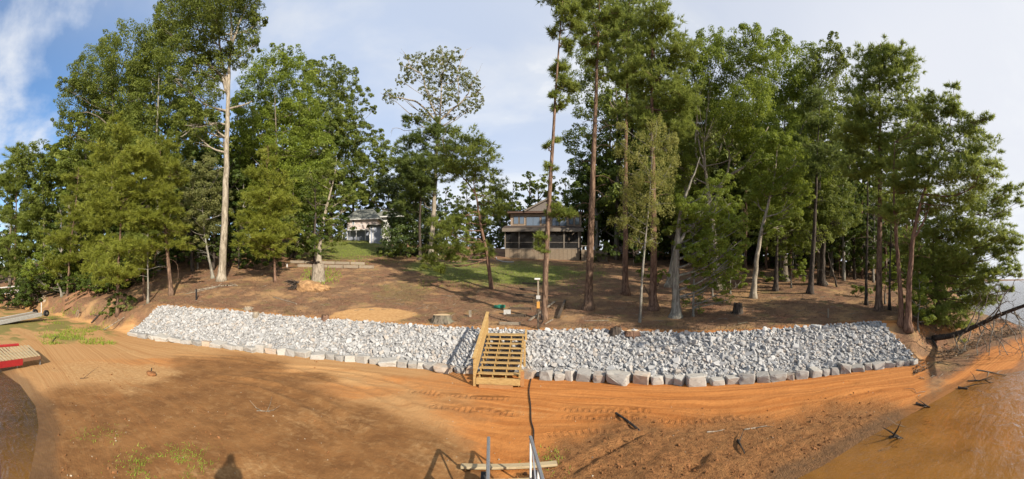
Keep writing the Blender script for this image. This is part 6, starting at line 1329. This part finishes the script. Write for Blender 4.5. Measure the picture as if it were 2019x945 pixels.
q, g = patch(2400, 225, 410, 885, 940, 32, lambda X, Y, x, y: sst(fbm(x, y, .7, 3, 93), .46, .62) * el(325, 912, 90, 26)(X, Y, x, y)); blades('mud_weeds', 'low green weeds on the mud near the photographer shadow', q, .07, g, lean=.9)
q, g = patch(700, 140, 230, 835, 880, 33, el(188, 858, 45, 18)); blades('shore_weeds', 'sparse green weeds on the mud by the shore curve', q, .06, g, lean=.9)
q, g = patch(1300, 596, 672, 520, 566, 34, el(632, 545, 38, 16)); blades('slope_weeds', 'tall green weeds around the silvery stump', q, .27, g, lean=.4)
q, g = patch(9000, 560, 800, 478, 530, 35, el(690, 494, 118, 22)); blades('lawn_grass', 'bright green lawn grass below the pink cottage', q, .16, g)
q, g = patch(12000, 820, 1200, 512, 572, 36, el(1010, 540, 180, 24)); blades('house_lawn', 'shaded green lawn grass before the screened porch', q, .13, g)
q, g = patch(1500, 1100, 1500, 640, 668, 37, lambda X, Y, x, y: sst(fbm(x, y, .9, 3, 94), .5, .66)); blades('dry_grass', 'dry tan grass along the top edge of the riprap', q, .13, g, 'dry_leaf')
q, g = patch(500, 1050, 1130, 895, 940, 38, el(1090, 915, 40, 16)); blades('plank_weeds', 'few green weeds by the plank at the gangway end', q, .07, g, lean=.9)

# ---- the photographer and the upper deck underfoot (behind the viewpoint; the shadow falls in view)
ph = np.array([-.43, -.22]); fz_ = 2.40
dk = tag(empty('upper_deck', (0, -1.8, fz_)), 'timber upper deck of a boat dock behind the viewpoint', 'deck')
for k in range(22): part('deck_plank', 'old_lumber', dk, beams=[((-1.8, 1.62 - k * .15, -.03), (1.8, 1.62 - k * .15, -.03), .14, .035)])
for x in (-1.7, 0, 1.7):
    part('joist', 'old_lumber', dk, beams=[((x, -1.6, -.15), (x, 1.66, -.15), .05, .19)])
    for y in (-1.5, 1.5): part('post', 'old_lumber', dk, beams=[((x, y, -4.2), (x, y, -.25), .13, .13, {'up': (0, 1, 0)})])
pe = tag(empty('person', (ph[0], ph[1], fz_), R(42)), 'person in blue shirt and grey shorts standing on the upper deck with phone raised', 'person')
J = {'pelvis': (0, 0, .93), 'belly': (0, .01, 1.08), 'chest': (0, 0, 1.28), 'neck': (0, 0, 1.45), 'head0': (0, .03, 1.53), 'head1': (0, .02, 1.66)}
vs = [(0,0,.93,.145,.11),(0,.01,1.08,.14,.10),(0,0,1.28,.165,.105),(0,0,1.42,.075,.075),(0,.02,1.50,.058,.058),(0,.035,1.56,.082,.095),(0,.02,1.64,.075,.09)]
ed = [(0,1),(1,2),(2,3),(3,4),(4,5),(5,6)]
for sg in (-1, 1):
    b0 = len(vs); vs += [(.10*sg,0,.86,.095,.095),(.11*sg,.02,.48,.062,.062),(.12*sg,-.02,.10,.042,.042),(.12*sg,.10,.035,.045,.032)]; ed += [(0,b0),(b0,b0+1),(b0+1,b0+2),(b0+2,b0+3)]
    b0 = len(vs); vs += [(.19*sg,0,1.38,.060,.060),(.25*sg,.08,1.14,.043,.043),(.12*sg,.24,1.34,.030,.030),(.085*sg,.27,1.42,.034,.022)]; ed += [(2,b0),(b0,b0+1),(b0+1,b0+2),(b0+2,b0+3)]
    h0 = len(vs) - 1
    for k, (dx, dz) in enumerate(((-.03, .055), (-.035, .075), (-.03, .085), (-.02, .08))):
        b0 = len(vs); vs += [(.085*sg + dx*sg*.6, .275 + .012*(k-1.5), 1.455, .011, .011), (.085*sg + dx*sg*1.4, .285 + .014*(k-1.5), 1.425 + dz, .009, .009)]; ed += [(h0,b0),(b0,b0+1)]
    b0 = len(vs); vs += [(.07*sg, .25, 1.45, .011, .011), (.05*sg, .245, 1.475, .010, .010)]; ed += [(h0,b0),(b0,b0+1)]
me_ = bpy.data.meshes.new('body'); me_.from_pydata([v[:3] for v in vs], ed, [])
bo = link(bpy.data.objects.new('body', me_), pe); sk = bo.modifiers.new('skin', 'SKIN'); me_.skin_vertices.new() if not me_.skin_vertices else None
for i, v in enumerate(vs): me_.skin_vertices[0].data[i].radius = (v[3], v[4])
me_.skin_vertices[0].data[0].use_root = True
bo.modifiers.new('subdivision', 'SUBSURF').levels = 1; bo.modifiers[-1].render_levels = 1
me_.materials.append(MATS['skin'])
def shell(name, mat, rings, k=16):
    mb = MB(); v = []
    for cx0, cy0, z, rx, ry in rings:
        for j in range(k): t = 6.2832 * j / k; v.append((cx0 + rx * math.cos(t), cy0 + ry * math.sin(t), z))
    mb.add(v, [(i*k+j, i*k+(j+1) % k, (i+1)*k+(j+1) % k, (i+1)*k+j) for i in range(len(rings)-1) for j in range(k)]); return mb.build(name, MATS[mat], pe, smooth=True)
shell('shirt', 'cloth_blue', [(0,0,.86,.19,.15),(0,.01,1.05,.185,.14),(0,0,1.28,.215,.145),(0,0,1.40,.17,.115),(0,0,1.455,.085,.085)])
for sg in (-1, 1): shell('sleeve', 'cloth_blue', [(.15*sg,0,1.40,.075,.085),(.205*sg,.02,1.30,.07,.075),(.232*sg,.055,1.21,.062,.068)]); shell('shorts_leg', 'cloth_grey', [(.085*sg,0,.95,.105,.13),(.10*sg,0,.75,.10,.11),(.11*sg,.01,.54,.095,.10)])
lump('hair', (0, .0, 1.655), (.088, .105, .085), 'hair', pe, 5, 2, .12)
part('phone', 'rubber', pe, ((-.075, .262, 1.43), (.075, .271, 1.51)))

print('leaf triangles', N_LEAF[0], 'objects', len(bpy.data.objects), 'tris', sum(len(m_.polygons) for m_ in bpy.data.meshes))
